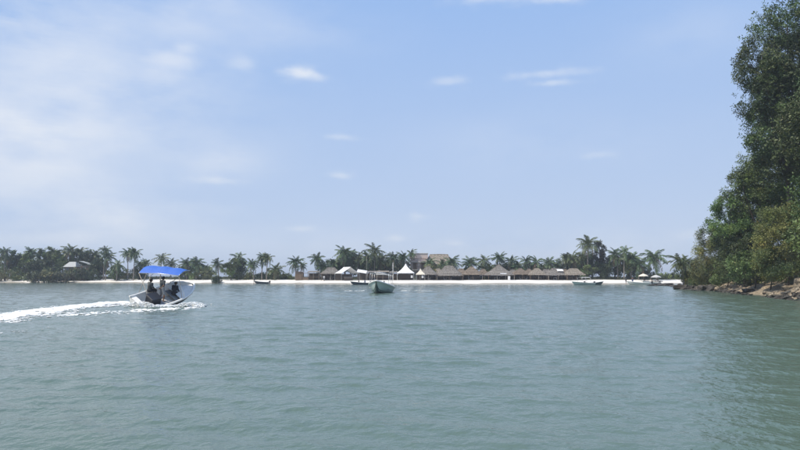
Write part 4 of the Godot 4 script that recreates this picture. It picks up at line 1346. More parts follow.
func gable_tent() -> void:
	var d := 192.0
	var x := -16.14
	var gy := ground_at(x, -d)
	var o := thing("gable_tent", "white gabled tent with a dark open front, left of the green boat", "tent", Vector3(x, gy, -d))
	o.rotation.y = deg_to_rad(28)
	var e: float = 3.09 - gy
	var p: float = 5.04 - gy
	var w := 6.0
	var l := 5.4
	var st := begin()
	for s in [-1.0, 1.0]:
		var rows := []
		for i in 9:
			var t := i / 8.0
			var row := []
			for k in 9:
				var u := k / 8.0
				var sag := 0.14 * sin(PI * t) * (0.5 + 0.5 * cos(TAU * u * 2.0))
				row.append(Vector3(s * w * 0.5 * (1.0 - t), lerpf(e, p, t) - sag, (0.5 - u if s > 0 else u - 0.5) * l))
			rows.append(row)
		sheet(st, rows)
	part("roof", done(st), "tent", o)
	var post := tube_mesh([Vector3(0, -0.2, 0), Vector3(0, e * 0.5, 0), Vector3(0, e, 0)], [0.04, 0.04, 0.04], 6)
	for q in [[-1, -1], [1, -1], [1, 1], [-1, 1]]:
		part("post", post, "metal", o).position = Vector3(q[0] * (w * 0.5 - 0.06), 0, q[1] * (l * 0.5 - 0.1))
	var bar := begin()
	for s in [-1.0, 1.0]:
		tube(bar, [Vector3(-w * 0.5, e - 0.05, s * (l * 0.5 - 0.1)), Vector3(0, p - 0.08, s * (l * 0.5 - 0.1)), Vector3(w * 0.5, e - 0.05, s * (l * 0.5 - 0.1))], [0.03, 0.03, 0.03], 5)
	part("rafters", done(bar), "metal", o)
	part("shade_toned_screen", box_mesh(Vector3(w - 0.5, e - 0.2, 0.05), 0.0, Vector3(0, (e - 0.2) * 0.5, -l * 0.5 + 0.3)), "shade_toned_wood", o)  # dark sheet whose colour carries the shade inside the tent
	var c := part("counter", box_mesh(Vector3(2.6, 0.95, 0.6), 0.03, Vector3(0.1, 0.47, 0.9)), "wood", o)
	part("counter_top", box_mesh(Vector3(2.8, 0.06, 0.75), 0.015, Vector3(0.1, 0.98, 0.9)), "tent", c)
	# the flat canopy on its right
	var x2 := -11.64
	var o2 := thing("flat_canopy", "white sloping canopy between the gabled tent and the mast", "canopy", Vector3(x2, gy, -193.0))
	var e2: float = 3.37 - gy
	var st2 := begin()
	box(st2, Vector3(0, e2 + 0.35, 0), Vector3(3.0, 0.05, 3.6), Basis(Vector3.BACK, deg_to_rad(-9)) * Basis(Vector3.RIGHT, deg_to_rad(14)))
	part("canopy", done(st2), "tent", o2)
	var post2 := tube_mesh([Vector3(0, -0.2, 0), Vector3(0, e2 * 0.5, 0), Vector3(0, e2, 0)], [0.04, 0.04, 0.04], 6)
	for q in [[-1, -1], [1, -1], [1, 1], [-1, 1]]:
		part("post", post2, "pole_wood", o2).position = Vector3(q[0] * 1.35, 0.05 - q[1] * 0.3, q[1] * 1.55)
	part("shade_toned_screen", box_mesh(Vector3(2.8, e2 - 0.1, 0.05), 0.0, Vector3(0, (e2 - 0.1) * 0.5, -1.4)), "shade_toned_wood", o2)  # shade below the canopy put into the wood colour

func marquee() -> void:
	for q in [[1.71, 193.0, 5.2, 3.34, 6.10, "tent", "tall white marquee with a pointed peak"], [6.21, 191.0, 2.7, 2.91, 4.60, "cream_canvas", "small cream pointed tent right of the tall marquee"]]:
		var gy := ground_at(q[0], -q[1])
		var o := thing("pointed_tent", q[6], "tent", Vector3(q[0], gy, -q[1]))
		var e: float = q[3] - gy
		var p: float = q[4] - gy
		var w: float = q[2]
		var st := begin(true)
		for side in 4:
			var rot := Basis(Vector3.UP, side * PI / 2)
			var rows := []
			for i in 11:
				var t := i / 10.0
				var row := []
				for k in 9:
					var u := (k / 8.0 - 0.5) * w * (1.0 - t)
					row.append(rot * Vector3(u, e + (p - e) * (0.62 * t + 0.38 * t * t * t) , w * 0.5 * (1.0 - t)))
				rows.append(row)
			sheet(st, rows)
			for k in 6:
				var u0 := (k / 6.0 - 0.5) * w
				var u1 := ((k + 1) / 6.0 - 0.5) * w
				quad(st, rot * Vector3(u0, e - 0.25, w * 0.5 + 0.004), rot * Vector3(u1, e - 0.25, w * 0.5 + 0.004), rot * Vector3(u1, e, w * 0.5), rot * Vector3(u0, e, w * 0.5))
		part("roof", done(st), q[5], o)
		var post := tube_mesh([Vector3(0, -0.2, 0), Vector3(0, e * 0.5, 0), Vector3(0, e, 0)], [0.045, 0.045, 0.045], 6)
		for c in [[-1, -1], [1, -1], [1, 1], [-1, 1]]:
			part("post", post, "metal", o).position = Vector3(c[0] * (w * 0.5 - 0.08), 0, c[1] * (w * 0.5 - 0.08))
		part("shade_toned_screen", box_mesh(Vector3(w - 0.5, e - 0.3, 0.05), 0.0, Vector3(0, (e - 0.3) * 0.5, -w * 0.5 + 0.3)), "shade_toned_wood", o)  # interior shade painted as dark wood
		part("banner", box_mesh(Vector3(0.6, 0.75, 0.04), 0.0, Vector3(w * 0.5 - 0.75, 1.05, w * 0.5 - 0.2)), "white_cloth", o)

func shade_roofs() -> void:
	var list := [[-8.62, 194.0, 3.2, 3.66, "thatch", "grey thatched flat shade roof left of the green boat"], [-5.26, 195.0, 3.8, 3.73, "thatch_tan", "tan flat shade roof right behind the green boat"], [-2.00, 194.0, 2.4, 3.54, "thatch", "small grey shade roof beside the white pole"], [-27.02, 198.0, 3.8, 3.69, "thatch", "flat brown pergola between the wooden block and the first hut"]]
	for q in list:
		var gy := ground_at(q[0], -q[1])
		var o := thing("shade_roof", q[5], "shelter", Vector3(q[0], gy, -q[1]))
		var e: float = q[3] - gy
		var st := begin()
		box(st, Vector3(0, e, 0), Vector3(q[2], 0.09, 3.4), Basis(Vector3.RIGHT, deg_to_rad(6)))
		part("roof", done(st), q[4], o)
		var post := tube_mesh([Vector3(0, -0.2, 0), Vector3(0, e * 0.5, 0), Vector3(0, e - 0.06, 0)], [0.05, 0.05, 0.05], 6)
		for c in [[-1, -1], [0, -1], [1, -1], [1, 1], [0, 1], [-1, 1]]:
			part("post", post, "pole_wood", o).position = Vector3(c[0] * (q[2] * 0.5 - 0.12), -0.14 * c[1], c[1] * 1.5)
		part("shade_toned_screen", box_mesh(Vector3(q[2] - 0.3, e - 0.5, 0.05), 0.0, Vector3(0, (e - 0.5) * 0.5, -1.3)), "shade_toned_wood", o)  # dark backing, shade under the roof given by its colour
		part("rail", box_mesh(Vector3(q[2] - 0.3, 0.1, 0.08), 0.0, Vector3(0, 0.95, 1.5)), "wood", o)
	# the mast and the pole
	for q in [[-10.47, 197.0, 8.56, 0.05, "pole_wood", "slim white mast rising beside the flat canopy"], [-2.13, 192.0, 6.26, 0.11, "grey_canvas", "thick white pole between the green boat and the marquee"]]:
		var gy := ground_at(q[0], -q[1])
		var o := thing("pole", q[5], "pole", Vector3(q[0], gy, -q[1]))
		part("shaft", tube_mesh([Vector3(0, -0.4, 0), Vector3(0, (q[2] - gy) * 0.5, 0), Vector3(0, q[2] - gy, 0)], [q[3], q[3] * 0.9, q[3] * 0.75], 8), q[4], o)
		part("cap", blob(3, 0.05, 0.6, 5), "metal", o).transform = Transform3D(Basis.from_scale(Vector3.ONE * q[3] * 1.4), Vector3(0, q[2] - gy, 0))

func window(parent: Node3D, c: Vector3, w: float, h: float) -> void:
	var f := begin()
	box(f, c + Vector3(-w * 0.5 - 0.05, 0, 0.03), Vector3(0.1, h + 0.2, 0.1))
	box(f, c + Vector3(w * 0.5 + 0.05, 0, 0.03), Vector3(0.1, h + 0.2, 0.1))
	box(f, c + Vector3(0, h * 0.5 + 0.05, 0.03), Vector3(w, 0.1, 0.098))
	box(f, c + Vector3(0, -h * 0.5 - 0.05, 0.05), Vector3(w, 0.1, 0.15))
	box(f, c + Vector3(0, 0, 0.03), Vector3(0.05, h, 0.06))
	var o := part("window", done(f), "pole_wood", parent)
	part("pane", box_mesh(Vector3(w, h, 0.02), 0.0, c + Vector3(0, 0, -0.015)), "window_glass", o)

func big_building() -> void:
	var d := 213.0
	var x := 10.98
	var gy := ground_at(x, -d)
	var o := thing("beach_building", "big two storey pink building with a thatched roof behind the huts", "building", Vector3(x, gy, -d))
	var top: float = 9.77 - gy
	# left wing: a pink block with openings under a pale parapet
	var lw := 5.6
	var lx := -4.6
	var st := begin()
	var floors := [0.0, 3.1]
	box(st, Vector3(lx, top * 0.5, -1.2), Vector3(lw, top, 3.2))
	for s in [-1.0, 0.0, 1.0]:
		box(st, Vector3(lx + s * (lw * 0.5 - 0.2), (top - 1.6) * 0.5, 1.05), Vector3(0.39, top - 1.6, 1.3))
	part("wall", done(st), "plaster", o)
	for k in 2:
		part("floor_slab", box_mesh(Vector3(lw + 0.3, 0.25, 3.0), 0.02, Vector3(lx, [3.1, 5.7][k], 0.4)), "pale_plaster", o)
	part("parapet", box_mesh(Vector3(lw + 0.5, 1.45, 3.7), 0.04, Vector3(lx, top - 0.75, -1.1)), "plaster", o)
	part("parapet_band", box_mesh(Vector3(lw + 0.7, 0.3, 3.9), 0.03, Vector3(lx, top + 0.15, -1.1)), "pale_plaster", o)
	for s in [-1.0, 1.0]:
		part("door", box_mesh(Vector3(1.1, 2.2, 0.06), 0.0, Vector3(lx + s * 1.35, 4.33, 0.44)), "wood", o)
		window(o, Vector3(lx + s * 1.35, 1.5, 0.42), 1.2, 1.2)
	var rail := part("balcony_rail", box_mesh(Vector3(lw, 0.08, 0.08), 0.0, Vector3(lx, 4.25, 1.82)), "wood", o)
	var bal := box_mesh(Vector3(0.06, 0.98, 0.06), 0.0)
	for k in 12:
		part("baluster", bal, "wood", rail).position = Vector3(lx - lw * 0.5 + 0.2 + k * (lw - 0.4) / 11.0, 3.72, 1.82)
	# right wing under the big thatched roof
	var rx := 2.6
	part("thatched_wing_wall", box_mesh(Vector3(8.4, 5.2, 5.0), 0.03, Vector3(rx, 2.6, -1.6)), "plaster", o)
	for k in 4:
		window(o, Vector3(rx - 3.1 + k * 2.05, 4.0, 0.93), 1.0, 1.1)
	var rf := part("thatch_roof", thatch_roof(10.6, 8.0, 6.0, 4.9, top - 0.1, 811, 9), "thatch_tan", o)
	rf.position = Vector3(rx - 0.3, 0, -1.5)

func grove_house() -> void:
	var d := 233.0
	var x := -121.25
	var gy := ground_at(x, -d)
	var o := thing("grove_house", "small house with a pale hipped roof among the left grove's trees", "house", Vector3(x, gy, -d))
	var e: float = 5.69 - gy
	var p: float = 7.61 - gy
	part("wall", box_mesh(Vector3(3.8, e, 3.6), 0.03, Vector3(0, e * 0.5, 0)), "wood", o)
	var st := begin()
	var a := [Vector3(-2.4, e, 2.3), Vector3(2.4, e, 2.3), Vector3(2.4, e, -2.3), Vector3(-2.4, e, -2.3)]
	var r0 := Vector3(-1.2, p, 0)
	var r1 := Vector3(1.2, p, 0)
	quad(st, a[0], a[1], r1, r0); quad(st, a[2], a[3], r0, r1); tri(st, a[1], a[2], r1); tri(st, a[3], a[0], r0)
	quad(st, a[3], a[2], a[1], a[0])
	part("roof", done(st), "metal_roof", o)
	window(o, Vector3(-0.9, e - 0.9, 1.83), 0.9, 0.9)
	window(o, Vector3(0.9, e - 0.9, 1.83), 0.9, 0.9)
	part("deck", box_mesh(Vector3(8.2, 0.22, 3.4), 0.03, Vector3(2.6, e - 2.3, 3.0)), "pale_plaster", o)
	for k in 5:
		part("post", tube_mesh([Vector3(0, -0.3, 0), Vector3(0, 1.0, 0), Vector3(0, e - 2.4, 0)], [0.08, 0.08, 0.08], 6), "pole_wood", o).position = Vector3(-1.3 + k * 1.95, 0, 4.4)
	# the lean-to with a slanting roof on its right
	var o2 := thing("slanting_shed", "shed with a single slanting pale roof right of the grove house", "shed", Vector3(-116.38, gy, -234.0))
	var h: float = 7.19 - gy
	var st2 := begin()
	box(st2, Vector3(0, h, 0), Vector3(4.6, 0.14, 3.6), Basis(Vector3.BACK, deg_to_rad(-17)))
	part("roof", done(st2), "metal_roof", o2)
	part("wall", box_mesh(Vector3(3.6, h - 0.95, 2.8), 0.03, Vector3(0.1, (h - 0.95) * 0.5, -0.2)), "wood", o2)
	window(o2, Vector3(-0.4, h - 1.9, 1.23), 1.0, 0.9)

func wooden_block() -> void:
	var d := 198.0
	var x := -31.57
	var gy := ground_at(x, -d)
	var o := thing("wooden_hut", "brown plank hut standing alone left of the pergola", "hut", Vector3(x, gy, -d))
	var h: float = 3.57 - gy
	part("inner_wall", box_mesh(Vector3(2.2, h - 0.05, 2.2), 0.0, Vector3(0, (h - 0.05) * 0.5, 0)), "wood", o)
	var planks := [box_mesh(Vector3(0.27, h, 0.05), 0.008), box_mesh(Vector3(0.25, h - 0.06, 0.045), 0.008)]
	for k in 8:
		part("plank", planks[k % 2], "wood", o).position = Vector3(-0.98 + k * 0.28, h * 0.5, 1.13)
		var q := part("plank", planks[(k + 1) % 2], "wood", o)
		q.position = Vector3(-1.13, h * 0.5, -0.98 + k * 0.28)
		q.rotation.y = PI / 2
	part("roof", box_mesh(Vector3(2.7, 0.1, 2.7), 0.02, Vector3(0, h + 0.06, 0)), "wood", o)
	part("door", box_mesh(Vector3(0.75, 1.8, 0.05), 0.0, Vector3(0.45, 0.92, 1.2)), "wood", o)
	# its small porch on the right
	var o2 := thing("porch", "low dark porch built against the plank hut", "porch", Vector3(-29.38, gy, -197.0))
	part("roof", box_mesh(Vector3(1.9, 0.09, 2.0), 0.02, Vector3(0, h - 0.35, 0)), "wood", o2)
	for c in [[-1, -1], [1, -1], [1, 1], [-1, 1]]:
		part("post", tube_mesh([Vector3(0, -0.2, 0), Vector3(0, 0.9, 0), Vector3(0, h - 0.4, 0)], [0.06, 0.06, 0.06], 6), "wood", o2).position = Vector3(c[0] * 0.85, 0, c[1] * 0.9)
	part("rail", box_mesh(Vector3(1.8, 0.9, 0.06), 0.0, Vector3(0, 0.5, 0.9)), "wood", o2)

func umbrella(x: float, d: float, rad: float, top: float, m: String, label: String) -> void:
	var gy := ground_at(x, -d)
	var o := thing("beach_umbrella", label, "umbrella", Vector3(x, gy, -d), "beach umbrellas")
	var h := top - gy
	var st := begin()
	var n := 8
	for k in n:
		var a0 := -TAU * k / n
		var a1 := -TAU * (k + 1) / n
		var p := Vector3(0, h, 0)
		var m0 := Vector3(cos(a0) * rad * 0.55, h - 0.28, sin(a0) * rad * 0.55)
		var m1 := Vector3(cos(a1) * rad * 0.55, h - 0.28, sin(a1) * rad * 0.55)
		var e0 := Vector3(cos(a0) * rad, h - 0.68, sin(a0) * rad)
		var e1 := Vector3(cos(a1) * rad, h - 0.68, sin(a1) * rad)
		tri(st, p, m0, m1)
		quad(st, m0, e0, e1, m1)
		quad(st, e0, e0 + Vector3.DOWN * 0.14, e1 + Vector3.DOWN * 0.14, e1)
	part("canopy", done(st), m, o)
	part("pole", tube_mesh([Vector3(0, -0.3, 0), Vector3(0, h * 0.5, 0), Vector3(0, h + 0.08, 0)], [0.03, 0.03, 0.025], 6), "pole_wood", o)
	var rb := begin()
	for k in n:
		var a := TAU * k / n
		tube(rb, [Vector3(0, h - 0.5, 0), Vector3(cos(a) * rad * 0.5, h - 0.36, sin(a) * rad * 0.5)], [0.012, 0.012], 4)
	part("struts", done(rb), "pole_wood", o)

func build_beach_things() -> void:
	umbrella(72.63, 188.0, 1.5, 3.01, "cream_canvas", "cream beach umbrella below the low wide palm")
	umbrella(76.76, 189.0, 1.6, 2.66, "grey_canvas", "pale grey beach umbrella under the lone broad palm")
	var r := RandomNumberGenerator.new()
	r.seed = 3
	for q in [[72.83, 187.0, "lounger under the cream umbrella"], [75.46, 188.0, "lounger left of the grey umbrella's pole"], [77.25, 188.0, "lounger right of the grey umbrella's pole"]]:
		var gy := ground_at(q[0], -q[1])
		var o := thing("sun_lounger", "dark " + q[2], "lounger", Vector3(q[0], gy, -q[1]), "loungers under the umbrellas")
		o.rotation.y = r.randf_range(0.2, 0.8)
		part("bed", box_mesh(Vector3(0.65, 0.08, 1.3), 0.02, Vector3(0, 0.36, 0.3)), "wood", o)
		var b := begin()
		box(b, Vector3(0, 0.62, -0.6), Vector3(0.65, 0.07, 0.85), Basis(Vector3.RIGHT, deg_to_rad(38)))
		part("backrest", done(b), "wood", o)
		for c in [[-1, -0.3], [1, -0.3], [1, 0.85], [-1, 0.85]]:
			part("leg", box_mesh(Vector3(0.06, 0.42, 0.06), 0.0, Vector3(c[0] * 0.28, 0.12, c[1])), "wood", o)
	# people on the sand
	var pz := func(x: float, d: float, turn: float) -> Transform3D:
		return Transform3D(Basis(Vector3.UP, turn), Vector3(x, ground_at(x, -d) + 0.02, -d))
	var walk := standing(0.05)
	walk.knee_l = Vector3(-0.11, 0.5, -0.14); walk.ankle_l = Vector3(-0.12, 0.08, -0.18)
	walk.knee_r = Vector3(0.11, 0.5, 0.03); walk.ankle_r = Vector3(0.12, 0.1, 0.26)
	person("person in dark clothes standing on the sand left of the white boat", pz.call(65.08, 181.5, 0.6), standing(), "charcoal_cloth", "dark_cloth")
	person("bare chested person in blue shorts on the sand beside the white boat", pz.call(67.13, 182.0, -0.5), walk, "white_cloth", "blue_cloth", false, true)
	person("person walking at the water's edge below the palm trio", pz.call(-44.90, 194.5, 1.2), walk, "charcoal_cloth", "dark_cloth")
	person("person in white standing before the first thatched hut", pz.call(-22.91, 190.0, 0.3), standing(), "white_cloth", "grey_cloth")
	var cx := 33.20
	var cool := thing("cool_box", "tall white cool box standing right of the pyramid roofed hut", "cool box", Vector3(cx, ground_at(cx, -192.0), -192.0))
	part("cabinet", box_mesh(Vector3(0.7, 1.15, 0.6), 0.03, Vector3(0, 0.56, 0)), "tent", cool)
	part("lid", box_mesh(Vector3(0.74, 0.08, 0.64), 0.02, Vector3(0, 1.18, 0)), "grey_canvas", cool)

# ---------------------------------------------------------------- boats
var bluff := 2.3

# bow towards -z; station t runs from the stern (0) to the bow (1)
func hull_at(t: float, len: float, beam: float, depth: float, sheer: float, u: float, inset := 0.0) -> Vector3:
	# u: -1 port gunwale, 0 keel, 1 starboard gunwale
	var full := 1.0 - pow(clampf((t - 0.38) / 0.62, 0.0, 1.0), bluff)
	full = maxf(full, 0.0) * (0.86 + 0.14 * clampf(t / 0.35, 0.0, 1.0))
	var hb := maxf(beam * 0.5 * full - inset, 0.004)
	var gun := depth + sheer * pow(t, 2.2)
	var keel := 0.30 * depth * pow(clampf((t - 0.6) / 0.4, 0.0, 1.0), 2.0) + (gun - 0.02) * pow(clampf((t - 0.86) / 0.14, 0.0, 1.0), 2.2) * 0.96 + inset
	var a := absf(u)
	var chine := 0.62 * (1.0 - 0.45 * clampf((t - 0.4) / 0.6, 0.0, 1.0))
	var x: float
	var y: float
	if a < 0.45:
		x = hb * chine * 1.15 * a / 0.45
		y = keel + (gun - keel) * 0.20 * a / 0.45
	else:
		var q := (a - 0.45) / 0.55
		x = hb * lerpf(chine * 1.15, 1.0, pow(q, 0.8))
		y = lerpf(keel + (gun - keel) * 0.20, gun, q)
	return Vector3(signf(u) * x, y, len * (0.5 - t) - ((0.28 if bluff < 4.0 else 0.1) * (y / gun) * smoothstep(0.8, 1.0, t)))

func hull_mesh(len: float, beam: float, depth: float, sheer: float, inset := 0.0, t1 := 1.0, u0 := -1.0, u1 := 1.0) -> ArrayMesh:
	var st := begin(true)
	var rows := []
	var n := 26
	for i in n + 1:
		var t := float(i) / n * t1
		var row := []
		for k in 19:
			var u := lerpf(u0, u1, k / 18.0)
			row.append(hull_at(t, len, beam, depth, sheer, u, inset))
		rows.append(row)
	if inset > 0.0:
		rows.reverse()
	sheet(st, rows)
	return done(st)

func transom(len: float, beam: float, depth: float, sheer: float) -> ArrayMesh:
	var st := begin()
	for k in 18:
		var a := hull_at(0.0, len, beam, depth, sheer, lerpf(-1, 1, k / 18.0))
		var b := hull_at(0.0, len, beam, depth, sheer, lerpf(-1, 1, (k + 1) / 18.0))
		var c := Vector3(0, depth, len * 0.5)
		tri(st, a, b, c)
		tri(st, b - Vector3(0, 0, 0.06), a - Vector3(0, 0, 0.06), c - Vector3(0, 0, 0.06))
	return done(st)

func rim(len: float, beam: float, depth: float, sheer: float, rad: float) -> ArrayMesh:
	var pts := []
	var rr := []
	for i in 27:
		pts.append(hull_at(i / 26.0, len, beam, depth, sheer, -1.0) + Vector3(0, 0.01, 0))
		rr.append(rad)
	for i in 26:
		pts.append(hull_at((25 - i) / 26.0, len, beam, depth, sheer, 1.0) + Vector3(0, 0.01, 0))
		rr.append(rad)
	return tube_mesh(pts, rr, 7)

func flat_deck(len: float, beam: float, depth: float, sheer: float, t0: float, t1: float, level: float) -> ArrayMesh:
	# level 1 is the gunwale, 0.2 the chine
	var st := begin()
	var rows := []
	for i in 13:
		var t := lerpf(t0, t1, i / 12.0)
		var row := []
		var e := hull_at(t, len, beam, depth, sheer, lerpf(0.45, 1.0, (level - 0.2) / 0.8), 0.03)
		for k in 5:
			row.append(Vector3(e.x * (k / 2.0 - 1.0), e.y + 0.04 * (1.0 - pow(k / 2.0 - 1.0, 2.0)), e.z))
		rows.append(row)
	sheet(st, rows)
	return done(st)

func outboard(parent: Node3D, at: Vector3, m := "black_plastic") -> void:
	var o := part("outboard_motor", box_mesh(Vector3(0.34, 0.48, 0.5), 0.08, at + Vector3(0, 0.28, 0.24)), m, parent)
	part("motor_leg", box_mesh(Vector3(0.14, 0.9, 0.24), 0.03, at + Vector3(0, -0.4, 0.25)), "black_plastic", o)
	part("clamp", box_mesh(Vector3(0.26, 0.22, 0.16), 0.02, at + Vector3(0, 0.0, 0.03)), "metal", o)
	part("tiller", tube_mesh([at + Vector3(0, 0.2, 0.0), at + Vector3(0.02, 0.26, -0.3), at + Vector3(0.04, 0.3, -0.6)], [0.025, 0.022, 0.028], 6), "black_plastic", o)

func build_skiff() -> void:
	var L := 4.3
	var B := 1.95
	var D := 0.66
	var S := 0.6
	var d := 44.2
	var at := Vector3(-16.57, 0.06, -d)
	var b := Basis(Vector3.UP, deg_to_rad(-36.0)) * Basis(Vector3.RIGHT, deg_to_rad(10.0)) * Basis(Vector3.FORWARD, deg_to_rad(31.0))
	var o := thing("skiff", "white and navy skiff under a blue canopy, heeling in a turn", "boat")
	o.transform = Transform3D(b, at)
	bluff = 5.5
	part("hull", hull_mesh(L, B, D, S, 0.0), "navy_hull", o)
	part("liner", hull_mesh(L, B, D, S, 0.05, 0.985), "white_hull", o)
	part("transom", transom(L, B, D, S), "white_hull", o)
	part("gunwale", rim(L, B, D, S, 0.075), "white_hull", o)
	part("floor", flat_deck(L, B, D, S, 0.02, 0.72, 0.26), "liner", o)
	part("foredeck", flat_deck(L, B, D, S, 0.68, 0.97, 0.8), "white_hull", o)
	part("stern_deck", flat_deck(L, B, D, S, 0.01, 0.1, 0.96), "white_hull", o)
	for z in [0.5, -0.72]:
		var bn := part("bench", box_mesh(Vector3(B - 0.3, 0.07, 0.36), 0.02, Vector3(0, 0.55, z)), "grey_vinyl", o)
		for s in [-1.0, 1.0]:
			part("bench_support", box_mesh(Vector3(0.06, 0.38, 0.3), 0.0, Vector3(s * 0.55, 0.33, z)), "white_hull", bn)
	var eb := part("engine_box", box_mesh(Vector3(0.8, 0.8, 0.74), 0.06, Vector3(0.15, 0.62, 1.0)), "black_plastic", o)
	part("engine_box_lid", box_mesh(Vector3(0.85, 0.06, 0.8), 0.02, Vector3(0.15, 1.05, 1.0)), "black_plastic", eb)
	# the canopy on its poles; its corners in metres in the world, brought into the boat's own axes
	var inv := Transform3D(b, at).affine_inverse()
	var C := [inv * Vector3(-18.25, 2.28, -44.0), inv * Vector3(-15.20, 2.10, -43.3), inv * Vector3(-14.98, 2.45, -44.9), inv * Vector3(-18.07, 2.78, -45.4)]
	var upw: Vector3 = b.inverse() * Vector3.UP
	var st := begin(true)
	for face in 2:
		var rows := []
		for i in 13:
			var v := i / 12.0
			var row := []
			for k in 17:
				var u := k / 16.0
				if face == 1:
					u = 1.0 - u
				var p: Vector3 = (C[0] as Vector3).lerp(C[1], u).lerp((C[3] as Vector3).lerp(C[2], u), v)
				var arch := 0.16 * sin(PI * v) + 0.09 * absf(sin(PI * u * 3.0)) * sin(PI * v) + 0.06 * sin(PI * u)
				row.append(p + upw * (arch - 0.03 * face))
			rows.append(row)
		sheet(st, rows)
	var cp := part("canopy", done(st), "blue_canvas", o)
	var edge := begin(true)
	for k in 4:
		tube(edge, [C[k], (C[k] as Vector3).lerp(C[(k + 1) % 4], 0.5) + upw * (0.05 if k % 2 == 0 else 0.14), C[(k + 1) % 4]], [0.02, 0.02, 0.02], 6)
	part("canopy_frame", done(edge), "metal", cp)
	var foot := [hull_at(0.16, L, B, D, S, 1.0), hull_at(0.66, L, B, D, S, 1.0), hull_at(0.66, L, B, D, S, -1.0), hull_at(0.16, L, B, D, S, -1.0)]
	for k in 4:
		part("canopy_pole", tube_mesh([foot[k], (foot[k] as Vector3).lerp(C[k], 0.5), C[k]], [0.02, 0.02, 0.02], 7), "pole_wood", o)
	for k in 2:
		part("canopy_brace", tube_mesh([(foot[[0, 3][k]] as Vector3).lerp(C[[0, 3][k]], 0.45), (C[[0, 3][k]] as Vector3).lerp(C[[1, 2][k]], 0.3)], [0.016, 0.016], 6), "pole_wood", o)
	# a windscreen hoop before the foredeck
	part("windscreen_hoop", tube_mesh([hull_at(0.7, L, B, D, S, -1.0), hull_at(0.7, L, B, D, S, -0.9) + Vector3(0.1, 0.45, 0), Vector3(0, 1.75, L * -0.2), hull_at(0.7, L, B, D, S, 0.9) + Vector3(-0.1, 0.45, 0), hull_at(0.7, L, B, D, S, 1.0)], [0.03, 0.03, 0.03, 0.03, 0.03], 6), "white_hull", o)
	bluff = 2.3
	# the crew: they stand and sit on the heeled floor, leaning back upright
	var T := Transform3D(b, at)
	var seat := func(p: Vector3, turn: float, straight: float) -> Transform3D:
		var up: Vector3 = (b.y).lerp(Vector3.UP, straight).normalized()
		var fw: Vector3 = -b.z
		fw = (fw - up * fw.dot(up)).normalized()
		return Transform3D(Basis(fw.cross(up), up, -fw) * Basis(Vector3.UP, turn), T * p)
	var drv := standing(0.04)
	drv.knee_l = Vector3(-0.2, 0.5, -0.08); drv.ankle_l = Vector3(-0.24, 0.08, 0.0)
	drv.knee_r = Vector3(0.2, 0.5, -0.06); drv.ankle_r = Vector3(0.24, 0.08, 0.03)
	drv.elbow_r = Vector3(0.36, 1.12, 0.14); drv.wrist_r = Vector3(0.3, 0.98, 0.3)
	drv.elbow_l = Vector3(-0.34, 1.16, -0.08); drv.wrist_l = Vector3(-0.36, 1.16, -0.32)
	person("person in a dark shirt and grey shorts standing at the skiff's stern", seat.call(Vector3(0.02, 0.34, 0.2), 0.0, 0.88), drv, "charcoal_cloth", "grey_cloth")
	person("person in black sitting on the skiff's front bench", seat.call(Vector3(0.1, 0.26, -0.72), 0.2, 0.8), sitting(0.06), "dark_cloth", "dark_cloth", true)
	person("person in dark clothes sitting behind the skiff's driver", seat.call(Vector3(-0.66, 0.36, 0.75), 0.0, 0.8), sitting(0.02), "charcoal_cloth", "dark_cloth", true)

